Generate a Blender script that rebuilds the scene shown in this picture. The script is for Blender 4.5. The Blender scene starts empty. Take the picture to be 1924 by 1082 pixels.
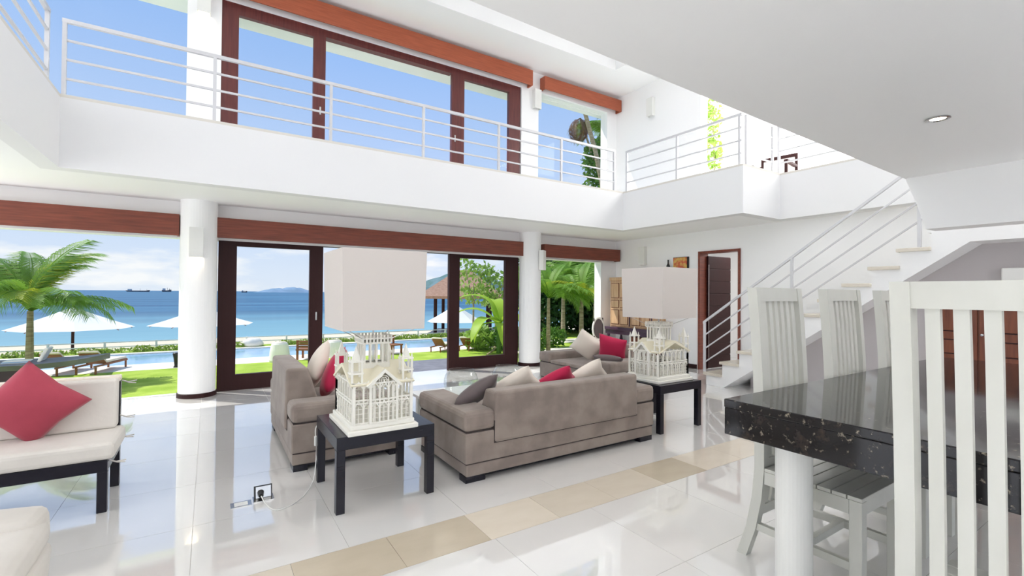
import bpy, bmesh, math, random
import numpy as np
from mathutils import Matrix, Vector

S = bpy.context.scene
C = S.collection
PI = math.pi
random.seed(7)
RNG = np.random.default_rng(11)

# ------------------------------------------------------------------ camera
CAM_F, CAM_H = 880.6, 1.35
yaw, pit, rol = (math.radians(a) for a in (32.884, .649, .4575))
_f = Vector((math.sin(yaw)*math.cos(pit), math.cos(yaw)*math.cos(pit), math.sin(pit)))
_r = Vector((math.cos(yaw), -math.sin(yaw), 0)); _u = _r.cross(_f)
_r, _u = _r*math.cos(rol)+_u*math.sin(rol), -_r*math.sin(rol)+_u*math.cos(rol)
cam = bpy.data.cameras.new('camera'); camo = bpy.data.objects.new('camera', cam); C.objects.link(camo)
cam.sensor_width = 36; cam.sensor_fit = 'HORIZONTAL'; cam.lens = 36*CAM_F/1924
cam.clip_start = .05; cam.clip_end = 20000
M = Matrix.Identity(4)
for i in range(3):
    M[i][0], M[i][1], M[i][2] = _r[i], _u[i], -_f[i]
M.translation = (0, 0, CAM_H)
camo.matrix_world = M
S.camera = camo
def ray(u, v): return _f+_r*((u-962)/CAM_F)-_u*((v-541)/CAM_F)
def atY(u, v, Y): d = ray(u, v); return Vector((0, 0, CAM_H))+d*(Y/d.y)
def atX(u, v, X): d = ray(u, v); return Vector((0, 0, CAM_H))+d*(X/d.x)
def atZ(u, v, Z): d = ray(u, v); return Vector((0, 0, CAM_H))+d*((Z-CAM_H)/d.z)
def atD(u, v, D): return Vector((0, 0, CAM_H))+ray(u, v)*D

# ------------------------------------------------------------------ colour management
vs = S.view_settings
vs.view_transform = 'Standard'; vs.look = 'None'; vs.gamma = 1; vs.use_curve_mapping = False
vs.exposure = 0.15

def lin(r, g, b):
    f = lambda c: c/12.92 if c <= .04045 else ((c+.055)/1.055)**2.4
    return (f(r/255), f(g/255), f(b/255), 1)

# ------------------------------------------------------------------ world sky
W = bpy.data.worlds.new('sky'); S.world = W; W.use_nodes = True
nt = W.node_tree; nt.nodes.clear(); N = nt.nodes.new; L = nt.links.new
tc = N('ShaderNodeTexCoord'); sp = N('ShaderNodeSeparateXYZ'); L(tc.outputs['Generated'], sp.inputs[0])
ramp = N('ShaderNodeValToRGB'); L(sp.outputs['Z'], ramp.inputs[0])
stops = [(0.0, lin(226, 236, 250)), (.10, lin(208, 226, 252)), (.24, lin(190, 214, 251)), (.42, lin(158, 194, 247)), (.6, lin(132, 175, 240)), (1, lin(96, 146, 225))]
el = ramp.color_ramp.elements
el[0].position, el[0].color = stops[0]; el[1].position, el[1].color = stops[-1]
for p_, c_ in stops[1:-1]:
    e = el.new(p_); e.color = c_
mp = N('ShaderNodeMapping'); mp.inputs['Scale'].default_value = (5, 5, 16); L(tc.outputs['Generated'], mp.inputs[0])
nz = N('ShaderNodeTexNoise'); nz.inputs['Scale'].default_value = 1.3; nz.inputs['Detail'].default_value = 7; nz.inputs['Roughness'].default_value = .55
L(mp.outputs[0], nz.inputs['Vector'])
cr = N('ShaderNodeMapRange'); cr.inputs[1].default_value = .50; cr.inputs[2].default_value = .66; L(nz.outputs['Fac'], cr.inputs[0])
fade = N('ShaderNodeMapRange'); fade.inputs[1].default_value = .15; fade.inputs[2].default_value = .30; fade.inputs[3].default_value = .85; fade.inputs[4].default_value = 0
L(sp.outputs['Z'], fade.inputs[0])
mu = N('ShaderNodeMath'); mu.operation = 'MULTIPLY'; L(cr.outputs[0], mu.inputs[0]); L(fade.outputs[0], mu.inputs[1])
mx = N('ShaderNodeMixRGB'); L(mu.outputs[0], mx.inputs[0]); L(ramp.outputs[0], mx.inputs[1]); mx.inputs[2].default_value = (1.0, 1.0, 1.0, 1)
bg = N('ShaderNodeBackground'); bg.inputs['Strength'].default_value = .91; L(mx.outputs[0], bg.inputs[0])
wo = N('ShaderNodeOutputWorld'); L(bg.outputs[0], wo.inputs[0])

# ------------------------------------------------------------------ sun and area lights
def lamp(name, kind, loc, energy, color=(1, 1, 1), size=None, rot=None, **kw):
    l = bpy.data.lights.new(name, kind); l.energy = energy; l.color = color
    if kind == 'AREA':
        l.shape = 'RECTANGLE'; l.size, l.size_y = size
    for k, v in kw.items(): setattr(l, k, v)
    o = bpy.data.objects.new(name, l); o.location = loc
    if rot: o.rotation_euler = rot
    C.objects.link(o); return o
sun = lamp('sun', 'SUN', (0, 0, 20), 4.6, (1, .96, .88), angle=math.radians(.6))
sun.rotation_euler = Vector((.42, -.44, -.80)).to_track_quat('-Z', 'Y').to_euler()
WARM = (1, .985, .965); DAY = (1, .99, .985)
S.cycles.max_bounces = 16; S.cycles.diffuse_bounces = 9; S.cycles.glossy_bounces = 6; S.cycles.transparent_max_bounces = 24; S.cycles.transmission_bounces = 8
lamp('void_fill_light', 'AREA', (2.2, 4.1, 6.28), 8, WARM, (6.5, 3.6))  # unseen panel added in the recess to fill the void
lamp('landing_fill_light', 'AREA', (9.3, 3.6, 5.55), 340, WARM, (2.6, 4.0))  # added fill panel that brightens the upper landing
# fill lights added at the rear wall, ground floor and gallery
lamp('rear_fill_ground', 'AREA', (1.5, -3.9, 1.25), 30, DAY, (9.0, 2.1), (PI/2, 0, 0))
lamp('rear_fill_gallery', 'AREA', (2.5, -3.9, 4.35), 15, DAY, (11.0, 2.1), (PI/2, 0, 0))
# fill lights added along the unseen left wall, both floors
lamp('left_fill_ground', 'AREA', (-4.9, 1.6, 1.25), 112, DAY, (9.0, 2.1), (PI/2, 0, -PI/2))
lamp('left_fill_gallery', 'AREA', (-4.9, 1.6, 4.35), 96, DAY, (9.0, 2.1), (PI/2, 0, -PI/2))

# ------------------------------------------------------------------ helpers
MATS = {}
def mat(name, color, rough=.5, spec=.5, metal=0, noise=None, bump=None, coat=0, coat_rough=.03, ior=None, sheen=0, trans=0, emit=None, vec='Object', coat_ior=1.5):
    m = bpy.data.materials.new(name); m.use_nodes = True
    t = m.node_tree; b = t.nodes['Principled BSDF']
    b.inputs['Base Color'].default_value = color; b.inputs['Roughness'].default_value = rough
    b.inputs['Specular IOR Level'].default_value = spec; b.inputs['Metallic'].default_value = metal
    b.inputs['Coat Weight'].default_value = coat; b.inputs['Coat Roughness'].default_value = coat_rough; b.inputs['Coat IOR'].default_value = coat_ior
    if ior: b.inputs['IOR'].default_value = ior
    if sheen: b.inputs['Sheen Weight'].default_value = sheen; b.inputs['Sheen Roughness'].default_value = .4
    if trans: b.inputs['Transmission Weight'].default_value = trans
    if emit: b.inputs['Emission Color'].default_value = emit[0]; b.inputs['Emission Strength'].default_value = emit[1]
    co = t.nodes.new('ShaderNodeTexCoord')
    def tex(scale, stretch, detail=5):
        mpn = t.nodes.new('ShaderNodeMapping'); mpn.inputs['Scale'].default_value = stretch
        t.links.new(co.outputs[vec], mpn.inputs[0])
        n = t.nodes.new('ShaderNodeTexNoise'); n.inputs['Scale'].default_value = scale; n.inputs['Detail'].default_value = detail
        t.links.new(mpn.outputs[0], n.inputs['Vector']); return n
    if noise:                       # (scale, stretch, colour2, lo, hi)
        n = tex(noise[0], noise[1]); r_ = t.nodes.new('ShaderNodeMapRange')
        r_.inputs[1].default_value = noise[3]; r_.inputs[2].default_value = noise[4]
        t.links.new(n.outputs['Fac'], r_.inputs[0])
        x = t.nodes.new('ShaderNodeMixRGB'); x.inputs[1].default_value = color; x.inputs[2].default_value = noise[2]
        t.links.new(r_.outputs[0], x.inputs[0]); t.links.new(x.outputs[0], b.inputs['Base Color'])
    if bump:                        # (scale, stretch, strength, distance)
        n = tex(bump[0], bump[1]); bn = t.nodes.new('ShaderNodeBump')
        bn.inputs['Strength'].default_value = bump[2]; bn.inputs['Distance'].default_value = bump[3]
        t.links.new(n.outputs['Fac'], bn.inputs['Height']); t.links.new(bn.outputs[0], b.inputs['Normal'])
    MATS[name] = m; return m
O3 = (1, 1, 1)
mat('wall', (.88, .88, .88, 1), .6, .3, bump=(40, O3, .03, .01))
mat('ceiling', (.86, .86, .86, 1), .7, .2)
mat('tile', (.80, .785, .765, 1), .06, .5, noise=(1.4, O3, (.765, .75, .725, 1), .35, .7), coat=1, coat_rough=.015, coat_ior=2.0)
mat('grout', (.74, .72, .69, 1), .6)
mat('band_a', lin(214, 204, 188), .22, noise=(4, (1, 2.5, 1), lin(207, 196, 179), .3, .75), coat=.5, coat_rough=.1)
mat('band_b', lin(200, 188, 168), .22, noise=(4, (1, 2.5, 1), lin(193, 180, 160), .3, .75), coat=.5, coat_rough=.1)
mat('band_c', lin(224, 214, 198), .22, noise=(4, (1, 2.5, 1), lin(217, 206, 189), .3, .75), coat=.5, coat_rough=.1)
mat('redwood', lin(134, 70, 52), .42, .4, noise=(3, (1, 14, 14), lin(104, 52, 40), .3, .7))
mat('redwood_lit', lin(172, 90, 60), .45, .4, noise=(3, (1, 14, 14), lin(150, 76, 50), .3, .7))  # redwood brightened, stronger light on the upper pelmets put into the colour
mat('understair', lin(184, 179, 180), .7, .2)  # white wall greyed, the shade under the stairs put into its colour
mat('darkwood', lin(52, 28, 28), .5, .2, noise=(3, (14, 14, 1), lin(48, 24, 24), .3, .7))
mat('upperwood', lin(104, 50, 46), .4, .4, noise=(3, (14, 14, 1), lin(84, 38, 38), .3, .7))
mat('ebony', lin(24, 23, 34), .25, .35, noise=(4, (1, 10, 10), lin(22, 21, 31), .3, .7))
mat('sofa', lin(146, 134, 126), .85, .25, noise=(5, (1, 1, 1), lin(128, 116, 109), .38, .62), bump=(160, O3, .12, .004), sheen=.25)
mat('seam_shade', lin(62, 54, 52), .9)  # shade of the sofa gaps put into a dark colour
mat('cream_fabric', lin(226, 216, 204), .9, .2, bump=(120, O3, .15, .004), sheen=.2)
mat('white_fabric', lin(212, 207, 200), .9, .2, noise=(3, O3, lin(203, 198, 191), .35, .65), bump=(6, (1, 1, 1), .25, .03), sheen=.2)
mat('grey_fabric', lin(108, 98, 98), .85, .2, bump=(120, O3, .15, .004), sheen=.2)
mat('crimson', lin(176, 34, 72), .75, .25, bump=(90, O3, .12, .004), sheen=.25)
mat('rose', lin(170, 70, 86), .75, .25, noise=(5, O3, lin(158, 62, 78), .35, .7), bump=(90, O3, .12, .004), sheen=.2)
mat('white_paint', lin(228, 228, 224), .4, .4)
mat('chair_paint', lin(204, 204, 197), .38, .4, noise=(9, (1, 1, .3), lin(196, 196, 188), .3, .7))
mat('rail_paint', lin(204, 204, 207), .35, .5)
mat('lamp_white', lin(232, 230, 222), .55, .3)
mat('lamp_roof', lin(226, 220, 198), .6, .3)
mat('shade', lin(204, 197, 192), .9, .1, bump=(250, O3, .1, .002))
mat('steel', (.55, .55, .55, 1), .25, metal=1)
mat('black', (.015, .015, .017, 1), .4)
mat('marble_tread', lin(222, 214, 200), .25, noise=(4, O3, lin(208, 200, 186), .35, .65))
mat('parapet_dimmed', (.77, .77, .775, 1), .6, .3, bump=(40, O3, .03, .01))  # wall white darkened so the parapets look less strongly lit
mat('coping_stone', lin(212, 208, 200), .5)
mat('golden_wood', lin(118, 62, 36), .35, .4, noise=(3, (8, 8, 1), lin(92, 44, 24), .3, .7))
mat('pale_wood', lin(206, 172, 136), .5, .3, noise=(3, (8, 8, 1), lin(186, 148, 112), .3, .7))
mat('plum_wood', lin(70, 48, 66), .35, .4)
mat('grass', lin(172, 194, 86), .9, .1, noise=(3, O3, lin(146, 174, 64), .35, .65), bump=(60, O3, .6, .03))
mat('paving', lin(128, 128, 136), .6, .3, noise=(6, O3, lin(112, 112, 120), .35, .65))
mat('coping', lin(236, 230, 216), .6, .3)
mat('pool_water', lin(150, 190, 222), .08, .4, noise=(1.2, (1, 3, 1), lin(136, 182, 220), .35, .65), bump=(7, (1, 2, 1), .12, .02))
m = mat('sea', lin(38, 88, 122), .5, .12, noise=(.03, (.25, 1.6, 1), lin(70, 124, 152), .42, .68), bump=(.25, (.4, 1.5, 1), .5, .3))
t = m.node_tree; b = t.nodes['Principled BSDF']; src = b.inputs['Base Color'].links[0].from_socket
sx_ = t.nodes.new('ShaderNodeSeparateXYZ'); t.links.new(t.nodes['Texture Coordinate'].outputs['Object'], sx_.inputs[0])
sh = t.nodes.new('ShaderNodeMapRange'); sh.inputs[1].default_value = 30; sh.inputs[2].default_value = 130; sh.inputs[3].default_value = .8; sh.inputs[4].default_value = 0; t.links.new(sx_.outputs['Y'], sh.inputs[0])
mi_ = t.nodes.new('ShaderNodeMixRGB'); mi_.inputs[2].default_value = lin(150, 194, 198); t.links.new(sh.outputs[0], mi_.inputs[0]); t.links.new(src, mi_.inputs[1]); t.links.new(mi_.outputs[0], b.inputs['Base Color'])
mat('sand', lin(214, 202, 176), .8, .1)
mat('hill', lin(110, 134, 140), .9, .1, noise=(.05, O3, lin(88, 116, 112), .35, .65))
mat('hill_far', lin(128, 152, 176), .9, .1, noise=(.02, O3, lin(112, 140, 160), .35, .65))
mat('canvas', lin(240, 238, 232), .85, .1)
mat('ship', lin(70, 78, 92), .7)
mat('ship_white', lin(190, 196, 205), .7)
mat('thatch', lin(190, 158, 136), .9, .1, noise=(8, (1, 1, 6), lin(160, 124, 104), .3, .7), bump=(20, (1, 1, 8), .5, .03))
mat('teak', lin(158, 106, 72), .6, .3, noise=(4, (1, 10, 10), lin(132, 84, 56), .3, .7))
mat('bark', lin(186, 172, 144), .9, .1, noise=(6, (1, 1, 6), lin(138, 124, 100), .3, .7), bump=(8, (1, 1, 8), .5, .02))
def leafmat(name, c1, c2):
    m = mat(name, c1, .5, .35, noise=(1.1, O3, c2, .35, .65))
    t = m.node_tree; b = t.nodes['Principled BSDF']; out = t.nodes['Material Output']
    tr = t.nodes.new('ShaderNodeBsdfTranslucent'); tr.inputs[0].default_value = tuple(min(1, c*1.2) for c in c1[:3])+(1,)
    ad = t.nodes.new('ShaderNodeMixShader'); ad.inputs[0].default_value = .35
    t.links.new(b.outputs[0], ad.inputs[1]); t.links.new(tr.outputs[0], ad.inputs[2]); t.links.new(ad.outputs[0], out.inputs[0])
leafmat('palm', lin(128, 166, 58), lin(80, 126, 42))
leafmat('palm_yellow', lin(188, 192, 52), lin(150, 170, 44))
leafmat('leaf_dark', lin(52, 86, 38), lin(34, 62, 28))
leafmat('leaf_mid', lin(96, 136, 52), lin(68, 108, 44))
leafmat('leaf_light', lin(150, 180, 84), lin(120, 156, 66))
leafmat('banana', lin(168, 196, 66), lin(132, 172, 54))
leafmat('hedge', lin(146, 168, 74), lin(112, 142, 58))
leafmat('dead_frond', lin(120, 88, 62), lin(92, 66, 48))
def glassmat(name, tint, k0, k1):
    m = bpy.data.materials.new(name); m.use_nodes = True; t = m.node_tree; t.nodes.clear()
    tr = t.nodes.new('ShaderNodeBsdfTransparent'); tr.inputs[0].default_value = tint
    gl = t.nodes.new('ShaderNodeBsdfGlossy'); gl.inputs['Roughness'].default_value = 0
    lw = t.nodes.new('ShaderNodeLayerWeight'); lw.inputs[0].default_value = .5
    pw = t.nodes.new('ShaderNodeMath'); pw.operation = 'POWER'; pw.inputs[1].default_value = 4
    ml = t.nodes.new('ShaderNodeMath'); ml.operation = 'MULTIPLY_ADD'; ml.inputs[1].default_value = k1; ml.inputs[2].default_value = k0
    mi = t.nodes.new('ShaderNodeMixShader'); o = t.nodes.new('ShaderNodeOutputMaterial')
    t.links.new(lw.outputs['Facing'], pw.inputs[0]); t.links.new(pw.outputs[0], ml.inputs[0]); t.links.new(ml.outputs[0], mi.inputs[0])
    t.links.new(tr.outputs[0], mi.inputs[1]); t.links.new(gl.outputs[0], mi.inputs[2]); t.links.new(mi.outputs[0], o.inputs[0])
    MATS[name] = m
glassmat('pane', (.985, .992, .988, 1), .005, .3)
glassmat('bowl_glass', (.93, .95, .945, 1), .07, .7)
# granite
m = mat('granite', (.010, .009, .010, 1), .07, .42)
t = m.node_tree; b = t.nodes['Principled BSDF']; co = t.nodes['Texture Coordinate']
def gn(scale, lo, hi, detail=6, rough=.65):
    n_ = t.nodes.new('ShaderNodeTexNoise'); n_.inputs['Scale'].default_value = scale; n_.inputs['Detail'].default_value = detail; n_.inputs['Roughness'].default_value = rough
    t.links.new(co.outputs['Object'], n_.inputs['Vector']); r_ = t.nodes.new('ShaderNodeMapRange'); r_.inputs[1].default_value = lo; r_.inputs[2].default_value = hi
    t.links.new(n_.outputs['Fac'], r_.inputs[0]); return r_
g1, g2 = gn(46, .60, .70), gn(17, .56, .74)
x1 = t.nodes.new('ShaderNodeMixRGB'); x1.inputs[1].default_value = (.010, .009, .010, 1); x1.inputs[2].default_value = lin(62, 52, 46); t.links.new(g2.outputs[0], x1.inputs[0])
x2 = t.nodes.new('ShaderNodeMixRGB'); x2.inputs[2].default_value = lin(150, 140, 124); t.links.new(g1.outputs[0], x2.inputs[0]); t.links.new(x1.outputs[0], x2.inputs[1])
t.links.new(x2.outputs[0], b.inputs['Base Color'])
# framed picture: abstract blotches
m = mat('picture', lin(190, 90, 60), .6, noise=(14, O3, lin(205, 170, 90), .42, .58))
mat('glow', (1, .9, .7, 1), .5, emit=((1, .88, .66, 1), 6))

ROOT = {}
def thing(name, label, cat, loc=(0, 0, 0), rotz=0, group=None):
    o = bpy.data.objects.new(name, None); C.objects.link(o); o.empty_display_size = .1
    o.location = loc; o.rotation_euler = (0, 0, rotz); o['label'] = label; o['category'] = cat
    if group: o['group'] = group
    ROOT[o] = Matrix.Translation(loc) @ Matrix.Rotation(rotz, 4, 'Z')
    return o
def tag(o, label, cat, group=None):
    o['label'] = label; o['category'] = cat
    if group: o['group'] = group
    return o
def struct(o): o['kind'] = 'structure'; return o
def obj(name, bm, mname, parent=None, local=False, smooth=False):
    """link bm (world coordinates unless local) as one mesh object"""
    if parent is not None and not local:
        bm.transform(ROOT[parent].inverted())
    bmesh.ops.recalc_face_normals(bm, faces=bm.faces)
    me = bpy.data.meshes.new(name); bm.to_mesh(me); bm.free()
    if smooth:
        for p in me.polygons: p.use_smooth = True
    me.materials.append(MATS[mname])
    o = bpy.data.objects.new(name, me); C.objects.link(o); ROOT[o] = Matrix.Identity(4)
    if parent is not None:
        o.parent = parent; ROOT[o] = ROOT[parent]
    return o
def raw(name, v, f, mname, parent=None, smooth=False):
    """mesh from arrays in parent-local coordinates"""
    me = bpy.data.meshes.new(name); me.from_pydata([tuple(p) for p in v], [], [tuple(q) for q in f]); me.update()
    if smooth:
        for p in me.polygons: p.use_smooth = True
    me.materials.append(MATS[mname]); o = bpy.data.objects.new(name, me); C.objects.link(o)
    if parent is not None:
        o.parent = parent; ROOT[o] = ROOT[parent]
    return o
def B(): return bmesh.new()
def box(bm, x0, x1, y0, y1, z0, z1, r=0, seg=2):
    vs_ = [bm.verts.new(p) for p in ((x0, y0, z0), (x1, y0, z0), (x1, y1, z0), (x0, y1, z0), (x0, y0, z1), (x1, y0, z1), (x1, y1, z1), (x0, y1, z1))]
    fs = [bm.faces.new([vs_[i] for i in q]) for q in ((3, 2, 1, 0), (4, 5, 6, 7), (0, 1, 5, 4), (1, 2, 6, 5), (2, 3, 7, 6), (3, 0, 4, 7))]
    if r:
        es = list({e for f in fs for e in f.edges})
        bmesh.ops.bevel(bm, geom=es, offset=r, segments=seg, profile=.5, affect='EDGES')
    return bm
def cyl(bm, p0, p1, r0, r1=None, n=12, cap=True):
    r1 = r0 if r1 is None else r1
    p0, p1 = Vector(p0), Vector(p1); d = (p1-p0).normalized()
    a = d.orthogonal().normalized(); c = d.cross(a)
    A = [bm.verts.new(p0+(a*math.cos(2*PI*i/n)+c*math.sin(2*PI*i/n))*r0) for i in range(n)]
    D = [bm.verts.new(p1+(a*math.cos(2*PI*i/n)+c*math.sin(2*PI*i/n))*r1) for i in range(n)] if r1 > 1e-6 else None
    if D:
        for i in range(n): bm.faces.new((A[i], A[(i+1) % n], D[(i+1) % n], D[i]))
        if cap: bm.faces.new(D)
    else:
        v = bm.verts.new(p1)
        for i in range(n): bm.faces.new((A[i], A[(i+1) % n], v))
    if cap: bm.faces.new(A[::-1])
    return bm
def tube(bm, pts, r, n=6):
    for a, b_ in zip(pts[:-1], pts[1:]): cyl(bm, a, b_, r, r, n)
    return bm
def lathe(bm, prof, cx=0, cy=0, n=24):
    rings = [[bm.verts.new((cx+r_*math.cos(2*PI*i/n), cy+r_*math.sin(2*PI*i/n), z)) for i in range(n)] for r_, z in prof]
    for A, D in zip(rings[:-1], rings[1:]):
        for i in range(n): bm.faces.new((A[i], A[(i+1) % n], D[(i+1) % n], D[i]))
    return bm, rings
def prism(bm, poly, axis, a0, a1):
    """extrude a 2-D polygon: axis 'x' -> poly (y,z); 'y' -> (x,z); 'z' -> (x,y)"""
    mk = {'x': lambda p, a: (a, p[0], p[1]), 'y': lambda p, a: (p[0], a, p[1]), 'z': lambda p, a: (p[0], p[1], a)}[axis]
    A = [bm.verts.new(mk(p, a0)) for p in poly]; D = [bm.verts.new(mk(p, a1)) for p in poly]; n = len(poly)
    for i in range(n): bm.faces.new((A[i], A[(i+1) % n], D[(i+1) % n], D[i]))
    bm.faces.new(A[::-1]); bm.faces.new(D); return bm
def boxo(name, mname, parent, *a, r=0): return obj(name, box(B(), *a, r=r), mname, parent)
def copy_tree(o, parent=None):
    c = o.copy(); C.objects.link(c); c.parent = parent
    if parent is None: ROOT[c] = ROOT.get(o)
    for ch in list(o.children): copy_tree(ch, c)
    return c

# =================================================================== STRUCTURE
FY = 7.4
# floor: slab + tiles (0.70 m grid, a band of narrow beige tiles across it)
fl = struct(boxo('floor', 'grout', None, -5, 11, -4, FY+.2, -.2, -.004))
BY0, BY1 = 2.222, 2.556
tm = {}
def tile(x0, x1, y0, y1, mname):
    g = .0011; w, d = round(x1-x0-2*g, 4), round(y1-y0-2*g, 4)
    if (w, d, mname) not in tm:
        o = boxo('floor_tile', mname, fl, g-g, w, 0, d, -.012, 0); tm[(w, d, mname)] = o.data
    else:
        o = bpy.data.objects.new('floor_tile', tm[(w, d, mname)]); C.objects.link(o); o.parent = fl
    o.location = (x0+g, y0+g, 0); return o
xs = [-2.16+.70*i for i in range(14)]+[7.5]
ys_ = [BY1+.70*i for i in range(7)]+[FY+.2]
for a, b_ in zip(xs[:-1], xs[1:]):
    for c_, d_ in zip(ys_[:-1], ys_[1:]): tile(a, b_, c_, d_, 'tile')
    for c_, d_ in ((BY0-.70, BY0), (BY0-1.4, BY0-.70), (BY0-2.1, BY0-1.4)): tile(a, b_, c_, d_, 'tile')
bx = [1.317+.4805*i for i in range(-7, 13)]
for i, (a, b_) in enumerate(zip(bx[:-1], bx[1:])):
    o = tile(a, min(b_, 7.5), BY0, BY1, ('band_a', 'band_c', 'band_b')[(i*2+(i//3)) % 3])
boxo('floor_edge', 'tile', fl, -5, 7.5, -4, BY0-2.1, -.012, 0)
boxo('floor_edge', 'tile', fl, -5, -2.16, BY0-2.1, FY+.2, -.012, 0)
boxo('floor_edge', 'tile', fl, 7.5, 11, -4, FY+.2, -.012, 0)

# facade wall
bm = B()
box(bm, -5, 7.7, FY, FY+.2, 2.03, 3.08); box(bm, -5, 7.7, FY, FY+.2, 5.29, 5.75)
box(bm, 7.05, 7.7, FY, FY+.2, -.2, 2.03); box(bm, 7.21, 7.7, FY, FY+.2, 3.08, 5.29)
box(bm, -.28, .10, FY, FY+.2, 3.08, 5.29); box(bm, 4.97, 5.37, FY, FY+.2, 3.08, 5.29)
struct(obj('wall_front', bm, 'wall'))
bm = box(B(), -5, 5.2, FY+.2, 8.0, 5.25, 5.6); box(bm, 5.2, 12, FY+.2, 7.74, 5.28, 5.6); struct(obj('roof_eave', bm, 'wall'))
for nme, cx in (('column', -.115), ('column', 5.125)):
    bm, rg = lathe(B(), [(.205, 0), (.205, 2.5)], cx, 7.3, 40); bm.faces.new(rg[-1])
    o = struct(obj(nme, bm, 'wall', smooth=False))
    bm, _ = lathe(B(), [(.206, 0), (.218, 0), (.218, .05), (.206, .056)], cx, 7.3, 40); obj('base_band', bm, 'darkwood', o)
# right wall with doorway (Y 4.53..5.32), upper wall ends at Y 5.3
bm = B()
box(bm, 7.5, 7.7, 5.32, FY, 0, 2.5); box(bm, 7.5, 7.7, 4.53, 5.32, 2.13, 2.5); box(bm, 7.5, 7.7, -4, 4.53, 0, 2.5); box(bm, 7.5, 7.7, 4.53, FY, 2.5, 3.07)
box(bm, 7.5, 7.7, 5.30, FY, 3.08, 5.75)
struct(obj('wall_right', bm, 'wall'))
struct(boxo('baseboard_right', 'darkwood', None, 7.482, 7.5, 5.36, FY, 0, .075))
# walls behind and beside the camera, upper rooms
bm = B()
for q in ((-5, -3.2, -.2, 5.75), (6.2, 8.2, -.2, 3.2), (8.2, 11.5, -.2, 5.75), (-3.2, 6.2, 2.35, 3.2), (-3.2, 6.2, -.2, .15), (-3.2, 8.2, 5.45, 5.75)): box(bm, q[0], q[1], -4.2, -4, q[2], q[3])
struct(obj('wall_back', bm, 'wall'))
for k, q in enumerate(((-3.2, 6.2, .15, 2.35), (-3.2, 8.2, 3.2, 5.45))):  # unseen rear glazing, added to go with the fill lights
    w_ = struct(boxo('window_%d' % (k+6), 'pane', None, q[0], q[1], -4.11, -4.10, q[2], q[3]))
    for i in range(6): boxo('mullion', 'upperwood', w_, q[0]+i*(q[1]-q[0])/5-.03, q[0]+i*(q[1]-q[0])/5+.03, -4.14, -4.06, q[2], q[3])
bm = B()
for q in ((-4, -2.9, -.2, 5.75), (6.1, FY, -.2, 5.75), (-2.9, 6.1, -.2, .15), (-2.9, 6.1, 2.35, 3.25), (-2.9, 6.1, 5.45, 5.75)): box(bm, -5.2, -5, *q)
struct(obj('wall_left', bm, 'wall'))
for k, q in enumerate(((.15, 2.35), (3.25, 5.45))):  # left glazing added around the fill lights, out of view
    w_ = struct(boxo('window_%d' % (k+8), 'pane', None, -5.11, -5.10, -2.9, 6.1, *q))
    for i in range(6): boxo('mullion', 'upperwood', w_, -5.14, -5.06, -2.93+i*1.8, -2.87+i*1.8, *q)
struct(boxo('wall_landing', 'wall', None, 11.3, 11.5, -4, FY+.2, 3.08, 5.75))
bm = B(); box(bm, 7.7, 11.3, FY, FY+.2, 3.08, 5.75); struct(obj('wall_gallery', bm, 'wall'))
# room behind the open door
bm = B(); box(bm, 9.6, 9.7, 3.4, 6.6, 0, 2.5); box(bm, 7.7, 9.7, 6.5, 6.6, 0, 2.5); box(bm, 7.7, 9.7, 3.4, 3.5, 0, 2.5)
struct(obj('wall_side_room', bm, 'wall'))
lamp('side_room_lamp', 'AREA', (8.6, 4.6, 2.4), 22, WARM, (1, 1))
# upper ceiling with a raised recess over the void
bm = B()
box(bm, -5, 11.5, 6.45, FY, 5.65, 5.85); box(bm, 6.5, 11.5, -4, 6.45, 5.65, 5.85); box(bm, -5, -2.2, -4, 6.45, 5.65, 5.85); box(bm, -2.2, 6.5, -4, 1.7, 5.65, 5.85)
box(bm, -2.2, 6.5, 1.7, 6.45, 6.4, 6.5)
box(bm, -2.3, 6.6, 6.45, 6.55, 5.85, 6.5); box(bm, -2.3, 6.6, 1.6, 1.7, 5.85, 6.5); box(bm, 6.5, 6.6, 1.7, 6.45, 5.85, 6.5); box(bm, -2.3, -2.2, 1.7, 6.45, 5.85, 6.5)
struct(obj('ceiling', bm, 'ceiling'))
# mezzanine: sea side, right side, step, left side (each with a coping strip)
mez = struct(thing('mezzanine', '', '')); del mez['label'], mez['category']
def slab(name, m_, *a): return boxo(name, m_, mez, *a)
slab('gallery_slab', 'wall', -5, 7.5, 6.16, FY, 2.5, 3.06)
slab('gallery_slab', 'wall', 6.41, 7.5, 3.90, 6.16, 2.5, 3.06)
slab('gallery_slab', 'wall', 7.39, 7.5, -4, 3.90, 2.5, 3.06); slab('gallery_slab', 'wall', 7.5, 11.3, -4, 3.76, 2.52, 3.06)
slab('gallery_slab', 'wall', 7.5, 11.3, 3.76, FY, 2.52, 3.06)
slab('gallery_slab', 'wall', -5, -1.36, 1.72, 6.16, 2.5, 3.06)
for a in ((-1.20, 6.25, 6.0, 6.16), (6.25, 6.41, 3.74, 6.16), (6.41, 7.39, 3.74, 3.90), (7.23, 7.39, -4, 3.74), (-1.36, -1.20, 1.72, 6.16)):
    slab('upstand', 'parapet_dimmed', *a, 2.5, 3.165); slab('coping', 'coping_stone', a[0], a[1], a[2], a[3], 3.165, 3.195)
# dining ceiling (underside of the gallery behind the camera) and bulkhead
cd = struct(obj('ceiling_dining', prism(B(), [(-5, -4), (5.72, -4), (5.72, 1.757), (-5, 1.482)], 'z', 2.5, 3.06), 'ceiling'))
struct(obj('bulkhead', prism(B(), [(-4, 1.99), (1.598, 1.99), (1.665, 2.23), (1.745, 2.47), (1.745, 2.52), (-4, 2.52)], 'x', 5.70, 5.95), 'ceiling'))
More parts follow.
